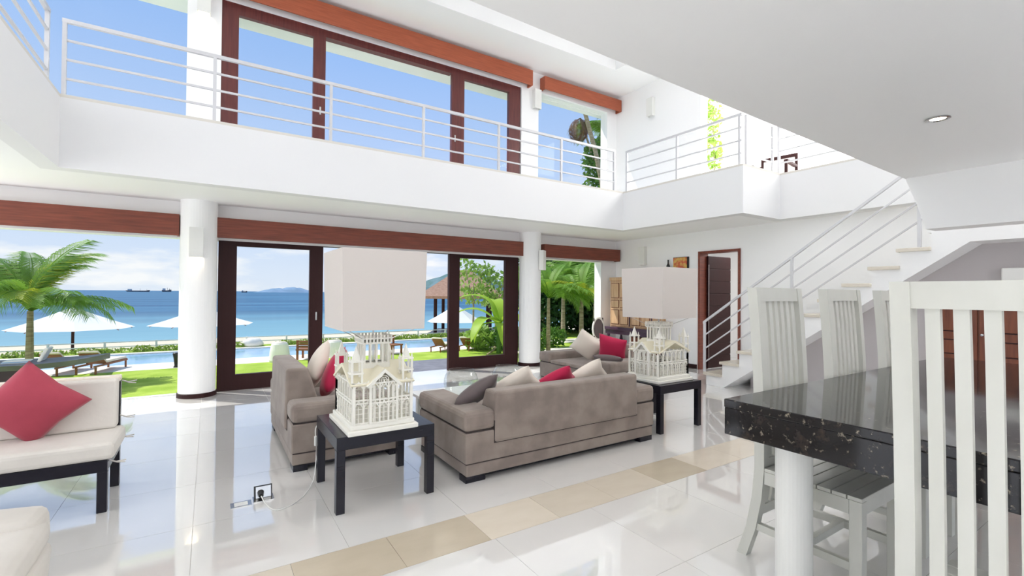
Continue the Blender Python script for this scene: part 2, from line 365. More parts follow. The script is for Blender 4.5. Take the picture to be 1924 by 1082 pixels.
# understair wall
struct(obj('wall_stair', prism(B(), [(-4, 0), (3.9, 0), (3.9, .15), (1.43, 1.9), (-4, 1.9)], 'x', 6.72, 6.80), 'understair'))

# =================================================================== STAIRCASE
st = thing('staircase', 'white staircase with pale stone treads rising along the right wall', 'staircase', (6.9, 4.2, 0))
prof = []
for k in range(1, 12):
    y = 4.65-.263*k-.03; prof += [(y, .187*(k-1)), (y, .187*k-.04)]
prof = [(4.09, 0)][:0]+prof+[(-3.9, .187*11-.04), (-3.9, 1.9), (1.43, 1.9), (4.07, 0.0)]
obj('stair_body', prism(B(), prof, 'x', 6.32, 7.49), 'wall', st)
for k in range(1, 11):
    y = 4.65-.263*k; boxo('tread', 'marble_tread', st, 6.285, 7.49, y-.293, y, .187*k-.04, .187*k, r=.006)
boxo('landing_top', 'wall', st, 6.325, 7.49, -3.9, 4.65-.263*11, .187*11-.04, .187*11)
def railing(name, label, segs, base_of, group=None):
    """segs: list of (p0, p1, posts) along the top rail; rails run parallel below"""
    t_ = thing(name, label, 'railing', segs[0][0][:2]+(base_of,), 0, group); return t_
sr = thing('stair_railing', 'white metal railing climbing the open side of the staircase', 'railing', (6.34, 4.4, 0))
zt = lambda y: .937+(4.408-y)*.7105
for y, zb in ((4.40, .187), (3.129, .187*5), (1.83, .187*10)):
    boxo('post', 'rail_paint', sr, 6.325, 6.355, y-.015, y+.015, zb, zt(y))
for j in range(4):
    dz = .205*j; bm = B(); h = .017 if j == 0 else .010
    prism(bm, [(4.42, zt(4.42)-dz-h), (1.80, zt(1.80)-dz-h), (1.80, zt(1.80)-dz+h), (4.42, zt(4.42)-dz+h)], 'x', 6.34-h, 6.34+h); obj('rail', bm, 'rail_paint', sr)
def mezz_rail(label, p0, p1, posts):
    (x0, y0), (x1, y1) = p0, p1
    t_ = thing('gallery_railing', label, 'railing', (x0, y0, 3.195))
    for q in posts:
        px_, py_ = x0+(x1-x0)*q, y0+(y1-y0)*q
        boxo('post', 'rail_paint', t_, px_-.016, px_+.016, py_-.016, py_+.016, 3.195, 3.93)
    for j in range(4):
        h = .018 if j == 0 else .010; z = 3.925-.185*j
        boxo('rail', 'rail_paint', t_, min(x0, x1)-h, max(x0, x1)+h, min(y0, y1)-h, max(y0, y1)+h, z-h, z+h)
    return t_
mezz_rail('white metal gallery railing in front of the tall upper sea windows', (-1.19, 6.08), (6.10, 6.08), [i/6 for i in range(7)])
mezz_rail('white metal gallery railing beside the bright upper right wall', (6.33, 5.99), (6.33, 3.82), [0, .5, .99])
mezz_rail('short white railing across the step of the gallery', (6.46, 3.82), (7.18, 3.82), [.0, .97])
mezz_rail('white railing above the stairs in front of the wooden armchairs', (7.31, 3.80), (7.31, 0.0), [0, .33, .66, 1])
mezz_rail('white metal gallery railing at the left end of the void', (-1.28, 5.93), (-1.28, 1.75), [0, .33, .66, 1])

# =================================================================== WINDOWS AND DOORS
def leaf(name, x0, x1, xi0, xi1, z0, z1, zi0, zi1, wood, y=FY+.02, th=.07, handle=None):
    d = struct(boxo(name, wood, None, x0, xi0, y, y+th, z0, z1))           # left stile is the object itself
    boxo('stile', wood, d, xi1, x1, y, y+th, z0, z1)
    boxo('bottom_rail', wood, d, xi0, xi1, y, y+th, z0, zi0); boxo('top_rail', wood, d, xi0, xi1, y, y+th, zi1, z1)
    boxo('pane', 'pane', d, xi0-.01, xi1+.01, y+.03, y+.036, zi0-.01, zi1+.01)
    if handle: boxo('handle', 'steel', d, handle-.012, handle+.012, y-.012, y, z0+.93, z0+1.05, r=.004)
    return d
leaf('door_1', .10, 1.43, .315, 1.245, 0, 2.06, .21, 1.965, 'darkwood', handle=1.34)
leaf('door_2', 3.50, 4.94, 3.70, 4.65, 0, 2.06, .21, 1.965, 'darkwood')
struct(boxo('trim_1', 'darkwood', None, 1.43, 3.50, FY+.02, FY+.14, 2.025, 2.06))
leaf('window_1', .10, 1.43, .30, 1.26, 3.06, 5.29, 3.16, 5.14, 'upperwood', handle=1.36)
leaf('window_2', 3.52, 4.95, 3.76, 4.70, 3.06, 5.29, 3.16, 5.14, 'upperwood', handle=3.58)
struct(boxo('trim_2', 'upperwood', None, 1.43, 3.52, FY+.02, FY+.14, 5.18, 5.29))
for i, (x0, x1, z0, z1) in enumerate(((-5, -.31, 0, 2.05), (-5, -.28, 3.06, 5.29), (5.37, 7.21, 3.06, 5.29))):
    w_ = struct(boxo('window_%d' % (i+3), 'pane', None, x0, x1, FY+.06, FY+.068, z0, z1))
    boxo('sill', 'wall', w_, x0, x1, FY+.04, FY+.09, z0, z0+.015)
# wooden pelmets
def pelmet(label, x0, x1, z0, z1, wood='redwood', y=7.24):
    p = thing('wooden_pelmet', label, 'pelmet', ((x0+x1)/2, y, z0))
    boxo('front_board', wood, p, x0, x1, y, y+.025, z0, z1, r=.004)
    boxo('top_board', wood, p, x0, x1, y+.025, FY-.004, z1-.025, z1)
    boxo('end_board', wood, p, x0, x0+.025, y+.025, FY-.004, z0, z1-.025); boxo('end_board', wood, p, x1-.025, x1, y+.025, FY-.004, z0, z1-.025)
pelmet('reddish wooden pelmet over the open corner beside the cushioned bench', -5, -.325, 2.045, 2.315)
pelmet('long reddish wooden pelmet above the ground floor sliding doors', -.005, 5.11, 2.05, 2.315)
pelmet('short reddish wooden pelmet over the garden opening by the right wall', 5.42, 7.46, 2.055, 2.305)
pelmet('long orange-brown wooden pelmet above the upper sea windows', .02, 5.12, 5.30, 5.59, 'redwood_lit')
pelmet('short wooden pelmet above the upper window showing the palm', 5.40, 7.48, 5.31, 5.56, 'redwood_lit')
# door in the right wall: frame, dark panelled leaf standing open into the next room
dr = struct(boxo('door_3', 'redwood', None, 7.47, 7.71, 5.285, 5.325, 0, 2.135))
boxo('jamb', 'redwood', dr, 7.47, 7.71, 4.525, 4.56, 0, 2.135); boxo('head', 'redwood', dr, 7.47, 7.71, 4.56, 5.285, 2.10, 2.135)
lf = thing('panelled_door_leaf', 'dark brown door leaf of horizontal planks standing open in the doorway', 'door', (7.66, 5.262, 0), math.radians(88))
for k in range(9):
    obj('plank', box(B(), -.02, .02, -.66, 0, .01+k*.228, .01+(k+1)*.228-.012, r=.004), 'darkwood', lf, local=True)
obj('core', box(B(), -.012, .012, -.655, 0, .01, 2.06), 'darkwood', lf, local=True)
obj('hinge', cyl(B(), (-.03, .0, .2), (-.03, .0, 1.9), .006), 'steel', lf, local=True)

# =================================================================== WALL AND CEILING LAMPS
def sconce(label, loc, face, lit=0):
    s = thing('wall_sconce', label, 'wall lamp', loc, face)
    w, d, h = .075, .09, .37; bm = B()
    box(bm, -w, w, -d, -d+.008, 0, h); box(bm, -w, -w+.008, -d+.008, 0, 0, h); box(bm, w-.008, w, -d+.008, 0, 0, h); box(bm, -w+.008, w-.008, -d+.008, 0, h-.008, h)
    obj('housing', bm, 'white_paint', s, local=True)
    obj('bulb', cyl(B(), (0, -.045, .10), (0, -.045, .24), .028), 'glow' if lit else 'white_paint', s, local=True)
    if lit:
        l = lamp('sconce_light', 'SPOT', ROOT[s] @ Vector((0, -.05, .08)), lit, (1, .82, .55), spot_size=2.0, spot_blend=.8, shadow_soft_size=.03)
sconce('white box sconce lit on the round column beside the left sliding door', (-.14, 7.108, 1.77), 0, 4)
sconce('white box sconce on the round column beside the right sliding door', (5.235, 7.127, 1.79), math.radians(35))
sconce('white box sconce on the pier between the upper windows', (5.30, FY, 4.93), 0)
sconce('white box sconce lit on the upper pier left of the dark window frame', (-.10, FY, 5.0), 0, 4)
sconce('white box sconce on the bright upper right wall', (7.5, 6.42, 4.95), -PI/2)
sconce('white box sconce on the right wall next to the small picture', (7.5, 6.60, 1.95), -PI/2)
dl = thing('ceiling_downlight', 'small round recessed downlight lit in the dining ceiling', 'ceiling lamp', (3.93, 1.04, 2.5))
bm, _ = lathe(B(), [(.042, 2.4985), (.062, 2.4985), (.064, 2.492), (.050, 2.490), (.042, 2.4985)], 3.93, 1.04, 24); obj('rim', bm, 'steel', dl)
obj('bulb', cyl(B(), (3.93, 1.04, 2.496), (3.93, 1.04, 2.4995), .041, n=20), 'glow', dl)
lamp('downlight_beam', 'SPOT', (3.93, 1.04, 2.48), 12, (1, .9, .75), spot_size=1.9, spot_blend=.6, shadow_soft_size=.04)

def fill_uplighter(label, x, y, z, h, watts):  # unseen uplighters, added to fill the interior with light
    t_ = thing('added_uplighter', label, 'added fill light', (x, y, z))
    obj('base', cyl(B(), (0, 0, 0), (0, 0, .03), .15, .14, 24), 'steel', t_, local=True); obj('pole', cyl(B(), (0, 0, .03), (0, 0, h-.08), .012, n=10), 'steel', t_, local=True)
    bm, _ = lathe(B(), [(.02, h-.09), (.12, h-.05), (.19, h), (.185, h), (.11, h-.04), (.02, h-.075)], 0, 0, 24); obj('bowl', bm, 'white_paint', t_, local=True)
    lamp('uplighter_fill', 'SPOT', (x, y, z+h+.01), watts, WARM, rot=(PI, 0, 0), spot_size=2.35, spot_blend=.9, shadow_soft_size=.18)
fill_uplighter('added unseen fill uplighter by the rear wall behind the table', 4.2, -2.2, 0, 1.0, 620)
fill_uplighter('added unseen fill uplighter in the rear corner near the left wall', 0.2, -2.4, 0, 1.0, 620)
fill_uplighter('added unseen fill uplighter beyond the cushioned bench', -3.3, 6.6, 0, .8, 140)
fill_uplighter('added unseen fill uplighter on the left gallery', -2.6, 4.6, 3.06, .9, 380)
fill_uplighter('added unseen fill uplighter on the gallery above the stairs', 4.6, 0, 3.06, .9, 500)
fill_uplighter('added unseen fill uplighter on the gallery above the dining table', .6, 0, 3.06, .9, 500)

# =================================================================== SEATING
def sofa(name, label, w, loc, rotz, back_h=.63, group=None):
    """local: width along x, front +y, rear face at y=0; depth .88"""
    s = thing(name, label, 'sofa', loc, rotz, group); D = .86; g = .006
    def p(nm, m_, *a, r=0): return obj(nm, box(B(), *a, r=r, seg=3), m_, s, local=True)
    for x in (.01, w-.17):
        for y in (.015, D-.115): p('foot', 'ebony', x, x+.16 if w < 1.6 else x+.16, y, y+.10, 0, .045)
    p('plinth', 'ebony', .06, w-.06, .05, D-.05, .018, .046)
    p('lower_base', 'sofa', .012, w-.012, .006, D-.01, .045, .132, r=.010)
    p('upper_base', 'sofa', 0, w, 0, D, .138, .352, r=.010)
    p('gap_shade', 'seam_shade', .012, w-.012, .010, D-.010, .129, .141); p('gap_shade', 'seam_shade', .012, .24, .012, D-.006, .349, .364); p('gap_shade', 'seam_shade', w-.24, w-.012, .012, D-.006, .349, .364)  # dark strips standing in for shadow between base and cushions
    p('arm_cushion', 'sofa', -.01, .25, -.005, D+.02, .36, .505, r=.04); p('arm_cushion', 'sofa', w-.25, w+.01, -.005, D+.02, .36, .505, r=.04)
    n = 2 if w > 1.6 else 1; cw = (w-.52)/n
    for i in range(n):
        x0 = .26+i*cw
        p('seat_cushion', 'sofa', x0+g, x0+cw-g, .24, D+.02, .36, .405, r=.02)
    xa, xb = (.235, w-.235); xm = (xa+xb)/2
    cuts = [(xa, xb)]
    p('gap_shade', 'seam_shade', xa-.004, xb+.004, -.003, .02, .2575, .42)
    for a, b2 in cuts:
        bm = prism(B(), [(-.022, .262), (.22, .262), (.25, .40), (.15, back_h), (-.012, back_h)], 'x', a, b2)  # leaning back panel
        bmesh.ops.bevel(bm, geom=[e for e in bm.edges], offset=.022, segments=3, affect='EDGES', profile=.5)
        obj('back_cushion', bm, 'sofa', s, local=True)
    return s
sofa('sofa', 'long grey velvet sofa with its back to the beige tile band', 1.96, (1.53, 2.95, 0), 0)
sofa('loveseat', 'grey velvet loveseat by the left sliding door behind the church lamp', 1.42, (.53, 5.24, 0), -PI/2, .74)
sofa('loveseat', 'grey velvet loveseat with its back towards the staircase', 1.42, (4.98, 4.18, 0), PI/2, .66)

def pillow(label, loc, size, rot, mname, cat='cushion', thick=.10, group=None):
    """square scatter cushion; local plane xz, corners pinched"""
    n = 14; v = []; f = []
    for side in (1, -1):
        base = len(v)
        for j in range(n+1):
            for i in range(n+1):
                a, b2 = 2*i/n-1, 2*j/n-1
                t_ = thick*((1-a*a)*(1-b2*b2))**.42 if abs(a) < 1 and abs(b2) < 1 else 0
                pin = 1-.10*((1-abs(a))*abs(b2)**3*1.0)-0
                pin2 = 1-.10*((1-abs(b2))*abs(a)**3)
                v.append((a*size/2*pin2, side*t_, b2*size/2*pin))
        for j in range(n):
            for i in range(n):
                q = base+j*(n+1)+i; fq = (q, q+1, q+n+2, q+n+1)
                f.append(fq if side < 0 else fq[::-1])
    bm = B(); vv = [bm.verts.new(p_) for p_ in v]
    for q in f: bm.faces.new([vv[k] for k in q])
    bmesh.ops.remove_doubles(bm, verts=bm.verts, dist=1e-5)
    Mx = Matrix.Translation(loc) @ rot.to_4x4(); 
    o = obj('throw_cushion', bm, mname, smooth=True); o.matrix_world = Mx
    return tag(o, label, cat, group)
def R(yaw_=0, lean=0, roll=0): # roll about the cushion normal, lean back about x, yaw about z
    return (Matrix.Rotation(math.radians(yaw_), 3, 'Z') @ Matrix.Rotation(math.radians(lean), 3, 'X') @ Matrix.Rotation(math.radians(roll), 3, 'Y'))
pillow('dark grey cushion leaning at the arm end of the long sofa', (1.81, 3.31, .555), .40, R(35, 52, 32), 'grey_fabric', thick=.07)
pillow('beige cushion standing on its corner beside the dark grey one on the long sofa', (2.19, 3.30, .575), .36, R(0, 42, 45), 'cream_fabric', thick=.07)
pillow('crimson cushion peeking over the back of the long sofa', (2.62, 3.31, .555), .36, R(0, 46, 45), 'crimson', thick=.07)
pillow('cream cushion standing on its corner at the right end of the long sofa', (2.98, 3.30, .580), .36, R(0, 42, 45), 'cream_fabric', thick=.07)
pillow('crimson cushion upright on the loveseat near the staircase', (4.60, 4.60, .60), .40, R(-70, 22, 12), 'crimson', thick=.08)
pillow('white cushion leaning in the far corner of the loveseat near the staircase', (4.56, 5.06, .61), .40, R(-62, 24, 38), 'cream_fabric', thick=.08)
pillow('grey cushion lying flat on the loveseat near the staircase', (4.36, 4.42, .49), .38, R(-60, 70, 10), 'grey_fabric', thick=.06)
pillow('crimson cushion on the loveseat behind the church lamp', (.95, 4.42, .62), .42, R(78, 22, 20), 'crimson', thick=.08)
pillow('white cushion behind the crimson one on the loveseat by the sliding door', (.88, 4.80, .63), .42, R(84, 20, 30), 'cream_fabric', thick=.08)

# daybed bench at the left
db = thing('daybed_bench', 'dark framed bench with white tie-on seat and back cushions', 'bench', (-1.4, 4.0, 0))
for x in (-.555, -2.4):
    boxo('leg', 'ebony', db, x, x+.05, 3.74, 3.79, 0, .245, r=.003); boxo('leg', 'ebony', db, x, x+.05, 4.20, 4.25, 0, .72, r=.003)
boxo('front_rail', 'ebony', db, -2.4, -.505, 3.74, 3.79, .245, .318, r=.003); boxo('rear_rail', 'ebony', db, -2.35, -.555, 4.20, 4.25, .245, .318)
boxo('side_rail', 'ebony', db, -.555, -.505, 3.79, 4.20, .25, .318); boxo('side_rail', 'ebony', db, -2.4, -2.35, 3.79, 4.20, .25, .318)
boxo('back_rail', 'ebony', db, -2.35, -.555, 4.21, 4.245, .66, .72)
for k in range(7): boxo('slat', 'ebony', db, -2.35, -.555, 3.81+k*.055, 3.85+k*.055, .30, .318)
bm = box(B(), -2.39, -.47, 3.715, 4.19, .32, .425, r=.03, seg=3); obj('seat_cushion', bm, 'white_fabric', db, smooth=False)
bm = prism(B(), [(4.085, .425), (4.19, .425), (4.20, .75), (4.12, .75)], 'x', -2.39, -.51)
bmesh.ops.bevel(bm, geom=list(bm.edges), offset=.02, segments=3, affect='EDGES', profile=.5); obj('back_cushion', bm, 'white_fabric', db)
boxo('back_cover', 'cream_fabric', db, -2.395, -.503, 4.17, 4.252, .725, .762, r=.008)
for (y, z) in ((4.26, .72), (4.20, .49), (4.17, .36), (3.80, .30)):
    bm = B(); tube(bm, [(-.503, y-.01, z), (-.47, y-.02, z-.012), (-.42, y-.03, z-.004)], .004, 5); tube(bm, [(-.503, y-.01, z), (-.465, y-.0, z-.022), (-.43, y+.02, z-.03)], .004, 5)
    obj('tie', bm, 'white_fabric', db)
pillow('dusky rose square cushion standing on its corner on the dark framed bench', (-.905, 4.005, .645), .40, R(2, 12, 45), 'rose', thick=.085)

# slip-covered white chair, bottom left
wc = thing('slipcover_armchair', 'white slip-covered armchair with soft folded fabric in front of the bench', 'armchair', (-.9, 2.3, 0))
def soft(name, x0, x1, y0, y1, z0, z1, r, seed, amp=.012):
    bm = box(B(), x0, x1, y0, y1, z0, z1, r=r, seg=3)
    bmesh.ops.subdivide_edges(bm, edges=list(bm.edges), cuts=3, use_grid_fill=True)
    rg = np.random.default_rng(seed); ph = rg.uniform(0, 6, 9)
    for v in bm.verts:
        a = v.co; d_ = amp*(math.sin(14*a.x+5*a.z+ph[0])+math.sin(11*a.y-8*a.z+ph[1])+.7*math.sin(23*a.x+17*a.y+ph[2]))
        v.co += Vector((d_*.7, d_*.6, d_*.4 if a.z > z0+.05 else 0))
    return obj(name, bm, 'white_fabric', wc, smooth=True)
soft('skirt', -1.35, -.54, 1.95, 2.72, .012, .30, .03, 3)
soft('seat_cushion', -1.24, -.68, 2.0, 2.58, .30, .42, .05, 4, .008)
soft('armrest', -.70, -.53, 1.95, 2.72, .28, .42, .05, 5, .010)
soft('armrest', -1.37, -1.22, 1.95, 2.72, .28, .44, .05, 6, .010)
soft('backrest', -1.36, -.55, 2.58, 2.76, .28, .455, .05, 7, .010)

# =================================================================== SIDE TABLES + CHURCH LAMPS
def side_table(label, x0, y0):
    t_ = thing('side_table', label, 'side table', (x0+.31, y0+.31, 0))
    for x in (x0, x0+.583):
        for y in (y0, y0+.578): boxo('leg', 'ebony', t_, x, x+.052, y, y+.052, 0, .385, r=.002)
    boxo('table_top', 'ebony', t_, x0, x0+.635, y0, y0+.63, .385, .465, r=.003)
side_table('black wooden side table between the loveseat and the long sofa', .66, 2.955)
side_table('black wooden side table between the long sofa and the staircase', 3.665, 3.02)

def church_lamp(label, loc, rotz):
    """openwork white church, front gable towards local -y; z=0 at the table top"""
    c = thing('church_lamp', label, 'table lamp', loc, rotz)
    def p(nm, m_, bm): return obj(nm, bm, m_, c, local=True)
    bm = box(B(), -.225, .225, -.27, .27, 0, .03, r=.006); p('plinth', 'lamp_white', bm)
    bm = box(B(), -.205, .205, -.25, .25, .03, .06, r=.006); p('plinth', 'lamp_white', bm)
    X, Yh, Z0, Z1 = .185, .225, .06, .315
    def openwork(nm, a, b2, fixed, axis, z0, z1, bays, top=None):
        """lattice wall between a and b2: mullions, transoms, pointed heads"""
        bm = B()
        def bar(u0, u1, w0, w1, th=.0058):
            if axis == 'x': box(bm, u0, u1, fixed-th, fixed+th, w0, w1)
            else: box(bm, fixed-th, fixed+th, u0, u1, w0, w1)
        n = bays; w = (b2-a)/n
        for i in range(n+1):
            u = a+i*w; k = .0075 if i in (0, n) else .005
            bar(u-k, u+k, z0, z1+(.001 if i % 2 else 0), .0075 if i in (0, n) else .0070)
        for fz in (0, .48, .56, .97): bar(a-.001, b2+.001, z0+(z1-z0)*fz, z0+(z1-z0)*fz+.009, .0062)
        for i in range(n):
            u = a+i*w+w/2
            for z_, s_ in ((z0+(z1-z0)*.40, 1), (z0+(z1-z0)*.87, 1)):   # pointed arch heads
                for sg in (-1, 1):
                    q0, q1 = u+sg*w/2, u; hh = w*.75
                    pts = [(q0, z_), (q1, z_+hh), (q1, z_+hh-.011), (q0-sg*.007, z_-.002)]
                    if axis == 'x': prism(bm, [(x_, z2) for x_, z2 in pts], 'y', fixed-.0045-.0004*sg, fixed+.0045+.0004*sg)
                    else: prism(bm, [(x_, z2) for x_, z2 in pts], 'x', fixed-.0045-.0004*sg, fixed+.0045+.0004*sg)
            bar(u-.0025, u+.0025, z0+.002, z0+(z1-z0)*.44, .0035)
            for z_ in (.12, .24, .36): bar(a+i*w, a+(i+1)*w, z0+(z1-z0)*z_, z0+(z1-z0)*z_+.003, .0028)
        return p(nm, 'lamp_white', bm)
    openwork('front_wall', -X, X, -Yh, 'x', Z0, Z1, 6); openwork('rear_wall', -X, X, Yh, 'x', Z0, Z1, 6)
    openwork('side_wall', -Yh, Yh, -X, 'y', Z0, Z1, 7); openwork('side_wall', -Yh, Yh, X, 'y', Z0, Z1, 7)
    # projecting porch with gable
    openwork('porch_wall', -.085, .085, -Yh-.022, 'x', Z0, Z1, 3)
    bm = B()
    for sg in (-1, 1):
        prism(bm, [(sg*.115, Z1-.02), (0, Z1+.085), (0, Z1+.062), (sg*.098, Z1-.028)], 'y', -Yh-.045, -Yh+.02)
    for r_ in (.030, .018):
        for i in range(12):
            a0, a1 = 2*PI*i/12, 2*PI*(i+1)/12
            cyl(bm, (r_*math.cos(a0), -Yh-.022, Z1+.012+r_*math.sin(a0)), (r_*math.cos(a1), -Yh-.022, Z1+.012+r_*math.sin(a1)), .003, n=5)
    for i in range(6): cyl(bm, (0, -Yh-.022, Z1+.012), (.03*math.cos(i*PI/3), -Yh-.022, Z1+.012+.03*math.sin(i*PI/3)), .002, n=5)
    p('gable', 'lamp_white', bm)
    # roofs: ridge along x and cross ridge over the porch
    bm = prism(B(), [(-Yh-.02, Z1-.01), (-.02, Z1+.10), (.02, Z1+.10), (Yh+.02, Z1-.01), (Yh+.01, Z1-.02), (0, Z1+.08), (-Yh-.01, Z1-.02)], 'x', -X-.02, X+.02); p('roof', 'lamp_roof', bm)
    bm = prism(B(), [(-.11, Z1-.012), (0, Z1+.088), (.11, Z1-.012), (.10, Z1-.022), (0, Z1+.07), (-.10, Z1-.022)], 'y', -Yh-.03, 0); p('roof', 'lamp_roof', bm)
    # tower of slender columns
    bm = box(B(), -.088, .088, -.088, .088, Z1+.05, Z1+.10)
    for i in range(5):
        q = -.08+i*.04
        for a_, b_2 in ((q, -.08), (q, .08))+(((-.08, q), (.08, q)) if 0 < i < 4 else ()): box(bm, a_-.006, a_+.006, b_2-.006, b_2+.006, Z1+.098, Z1+.227)
    box(bm, -.095, .095, -.095, .095, Z1+.225, Z1+.238); box(bm, -.103, .103, -.103, .103, Z1+.258, Z1+.268)
    for i in range(9):
        q = -.094+i*.0235
        for a_, b_2 in ((q, -.094), (q, .094))+(((-.094, q), (.094, q)) if 0 < i < 8 else ()): box(bm, a_-.006, a_+.006, b_2-.006, b_2+.006, Z1+.236, Z1+.285)
    p('tower', 'lamp_white', bm)
    for sx in (-1, 1):
        for sy in (-1, 1):
            bm = B(); x, y = sx*(X-.022), sy*(Yh-.035); q = .03
            for a_ in (-q, q):
                for b_2 in (-q, q): box(bm, x+a_-.006, x+a_+.006, y+b_2-.006, y+b_2+.006, Z1-.03, Z1+.135)
            box(bm, x-q-.01, x+q+.01, y-q-.01, y+q+.01, Z1+.055, Z1+.065); box(bm, x-q-.01, x+q+.01, y-q-.01, y+q+.01, Z1+.13, Z1+.14)
            cyl(bm, (x, y, Z1+.14), (x, y, Z1+.235), .032, .0, 4)
            for a_ in (-q, q):
                for b_2 in (-q, q): cyl(bm, (x+a_, y+b_2, Z1+.14), (x+a_, y+b_2, Z1+.178), .008, 0, 4)
            p('spire', 'lamp_white', bm)
    for x_ in (-X, -X/3, X/3, X):
        bm = box(B(), x_-.009, x_+.009, -Yh-.018, -Yh, Z0, Z1-.03); cyl(bm, (x_, -Yh-.009, Z1-.03), (x_, -Yh-.009, Z1+.01), .010, 0, 4); p('buttress', 'lamp_white', bm)
    # wires up to the shade, fabric shade (open box, slightly tapered)
    bm = B()
    for sx in (-1, 1):
        for sy in (-1, 1): tube(bm, [(sx*.06, sy*.06, Z1+.24), (sx*.25, sy*.25, .665)], .0025, 5)
    tube(bm, [(0, 0, Z1+.1), (0, 0, 1.02)], .006, 6)
    p('wire_frame', 'steel', bm)
    bm = B(); lo, hi, za, zb = .262, .272, .645, 1.155
    for s0, s1, zz0, zz1 in ((lo, hi, za, zb),):
        A = [bm.verts.new((sx*s0, sy*s0, zz0)) for sx, sy in ((-1, -1), (1, -1), (1, 1), (-1, 1))]; D = [bm.verts.new((sx*s1, sy*s1, zz1)) for sx, sy in ((-1, -1), (1, -1), (1, 1), (-1, 1))]
        A2 = [bm.verts.new((v.co.x*.985, v.co.y*.985, zz0)) for v in A]; D2 = [bm.verts.new((v.co.x*.985, v.co.y*.985, zz1)) for v in D]
        for i in range(4):
            j = (i+1) % 4
            bm.faces.new((A[i], A[j], D[j], D[i])); bm.faces.new((A2[j], A2[i], D2[i], D2[j])); bm.faces.new((A[j], A[i], A2[i], A2[j])); bm.faces.new((D[i], D[j], D2[j], D2[i]))
    p('lamp_shade', 'shade', bm)
church_lamp('white openwork church lamp with square shade on the table between loveseat and sofa', (.945, 3.20, .4655), 0)
church_lamp('white openwork church lamp with square shade on the table near the staircase', (3.975, 3.30, .4655), -PI/2)

# coffee table with two glass bowls
ct = thing('coffee_table', 'low white coffee table between the grey sofas', 'coffee table', (2.45, 4.4, 0))
boxo('table_top', 'white_paint', ct, 1.80, 3.10, 4.08, 4.78, .27, .30, r=.006)
for x in (1.86, 2.99):
    for y in (4.12, 4.69): boxo('leg', 'white_paint', ct, x, x+.05, y, y+.05, 0, .27)
for lab, cx, cy, r_ in (('round glass fishbowl vase nearer the loveseat and church lamp', 2.17, 4.30, .175), ('round glass fishbowl vase half hidden behind the beige cushion', 2.76, 4.36, .165)):
    prof_ = []
    for i in range(15):
        a = -PI/2+.42+(PI-.42-.75)*i/14; prof_.append((r_*math.cos(a), .30+r_*.84+r_*.92*math.sin(a)))
    bm, rg = lathe(B(), prof_+[(prof_[-1][0]+.012, prof_[-1][1]+.006)], cx, cy, 32); bm.faces.new(rg[0][::-1])
    tag(obj('glass_bowl', bm, 'bowl_glass', smooth=True), lab, 'vase')

# =================================================================== DINING SET
dt = thing('dining_table', 'dining table with thick polished black granite top and round white legs', 'dining table', (3.4, .6, 0))
TZ = .885
bm = box(B(), 1.95, 4.75, -.05, 1.255, TZ-.038, TZ, r=.004); obj('granite_top', bm, 'granite', dt)
boxo('granite_edge', 'granite', dt, 1.952, 4.748, -.048, 1.253, TZ-.157, TZ-.0385, r=.003)
for x, y in ((2.165, 1.06), (2.165, .14), (4.5, 1.06), (4.5, .14)): obj('leg', cyl(B(), (x, y, 0), (x, y, TZ-.157), .072, n=32), 'white_paint', dt)

def dining_chair(label):
    """local: faces +y, origin under the seat centre; height 1.39"""
    c = thing('dining_chair', label, 'chair'); W2 = .228; s = .0225
    path = [(-.275, 0), (-.225, .16), (-.195, .32), (-.182, .46), (-.182, .70), (-.19, .95), (-.205, 1.2), (-.222, 1.39)]
    def yb(z):
        for (y0, z0), (y1, z1) in zip(path[:-1], path[1:]):
            if z <= z1: return y0+(y1-y0)*(z-z0)/(z1-z0)
        return path[-1][0]
    def strip(nm, x0, x1, z0, z1, d0, d1):
        zs = [z0]+[q[1] for q in path if z0 < q[1] < z1]+[z1]
        poly = [(yb(z)+d1, z) for z in zs]+[(yb(z)+d0, z) for z in zs[::-1]]
        return obj(nm, prism(B(), poly, 'x', x0, x1), 'chair_paint', c, local=True)
    for sx in (-1, 1): strip('rear_leg', sx*W2-(s*2 if sx > 0 else 0), sx*W2+(s*2 if sx < 0 else 0), 0, 1.39, -.025, .025)
    iw = W2-2*s
    strip('top_rail', -iw, iw, 1.318, 1.39, -.02, .02); strip('seat_rail', -iw, iw, .44, .52, -.02, .02); strip('low_rail', -iw, iw, .22, .275, -.018, .018)
    n = 6; pitch = (2*iw-n*.031)/(n+1)
    for i in range(n):
        x = -iw+pitch+i*(pitch+.031)
        strip('back_slat', x, x+.031, .52, 1.318, -.01, .01); strip('lower_slat', x, x+.031, .275, .44, -.01, .01)
    bx_ = lambda nm, *a, r=0: obj(nm, box(B(), *a, r=r), 'chair_paint', c, local=True)
    for sx in (-1, 1): bx_('front_leg', sx*W2-(.05 if sx > 0 else 0), sx*W2+(.05 if sx < 0 else 0), .215, .265, 0, .462, r=.003)
    for sx in (-1, 1):
        bx_('side_apron', sx*(W2-.012)-.012, sx*(W2-.012)+.012, -.155, .215, .40, .462); bx_('side_stretcher', sx*(W2-.024)-.014, sx*(W2-.024)+.014, -.205, .215, .15, .185)
    bx_('front_apron', -W2+.05, W2-.05, .235, .26, .40, .462); bx_('cross_stretcher', -W2+.038, W2-.038, .0, .03, .15, .185)
    y = -.155
    for k in range(7):
        bx_('seat_plank', -W2, W2, y+k*.0607, y+k*.0607+.056, .463, .48, r=.002)
    return c
proto = dining_chair('white slatted dining chair at the far side of the table, closest to the sofa')
spots = [(2.585, 1.14, PI, None), (3.345, 1.14, PI, 'white slatted dining chair in the middle of the far side of the table'),
         (4.13, 1.14, PI, 'white slatted dining chair at the far side of the table, closest to the stairs'), (1.82, .293, -PI/2, 'white slatted dining chair at the head of the granite table')]
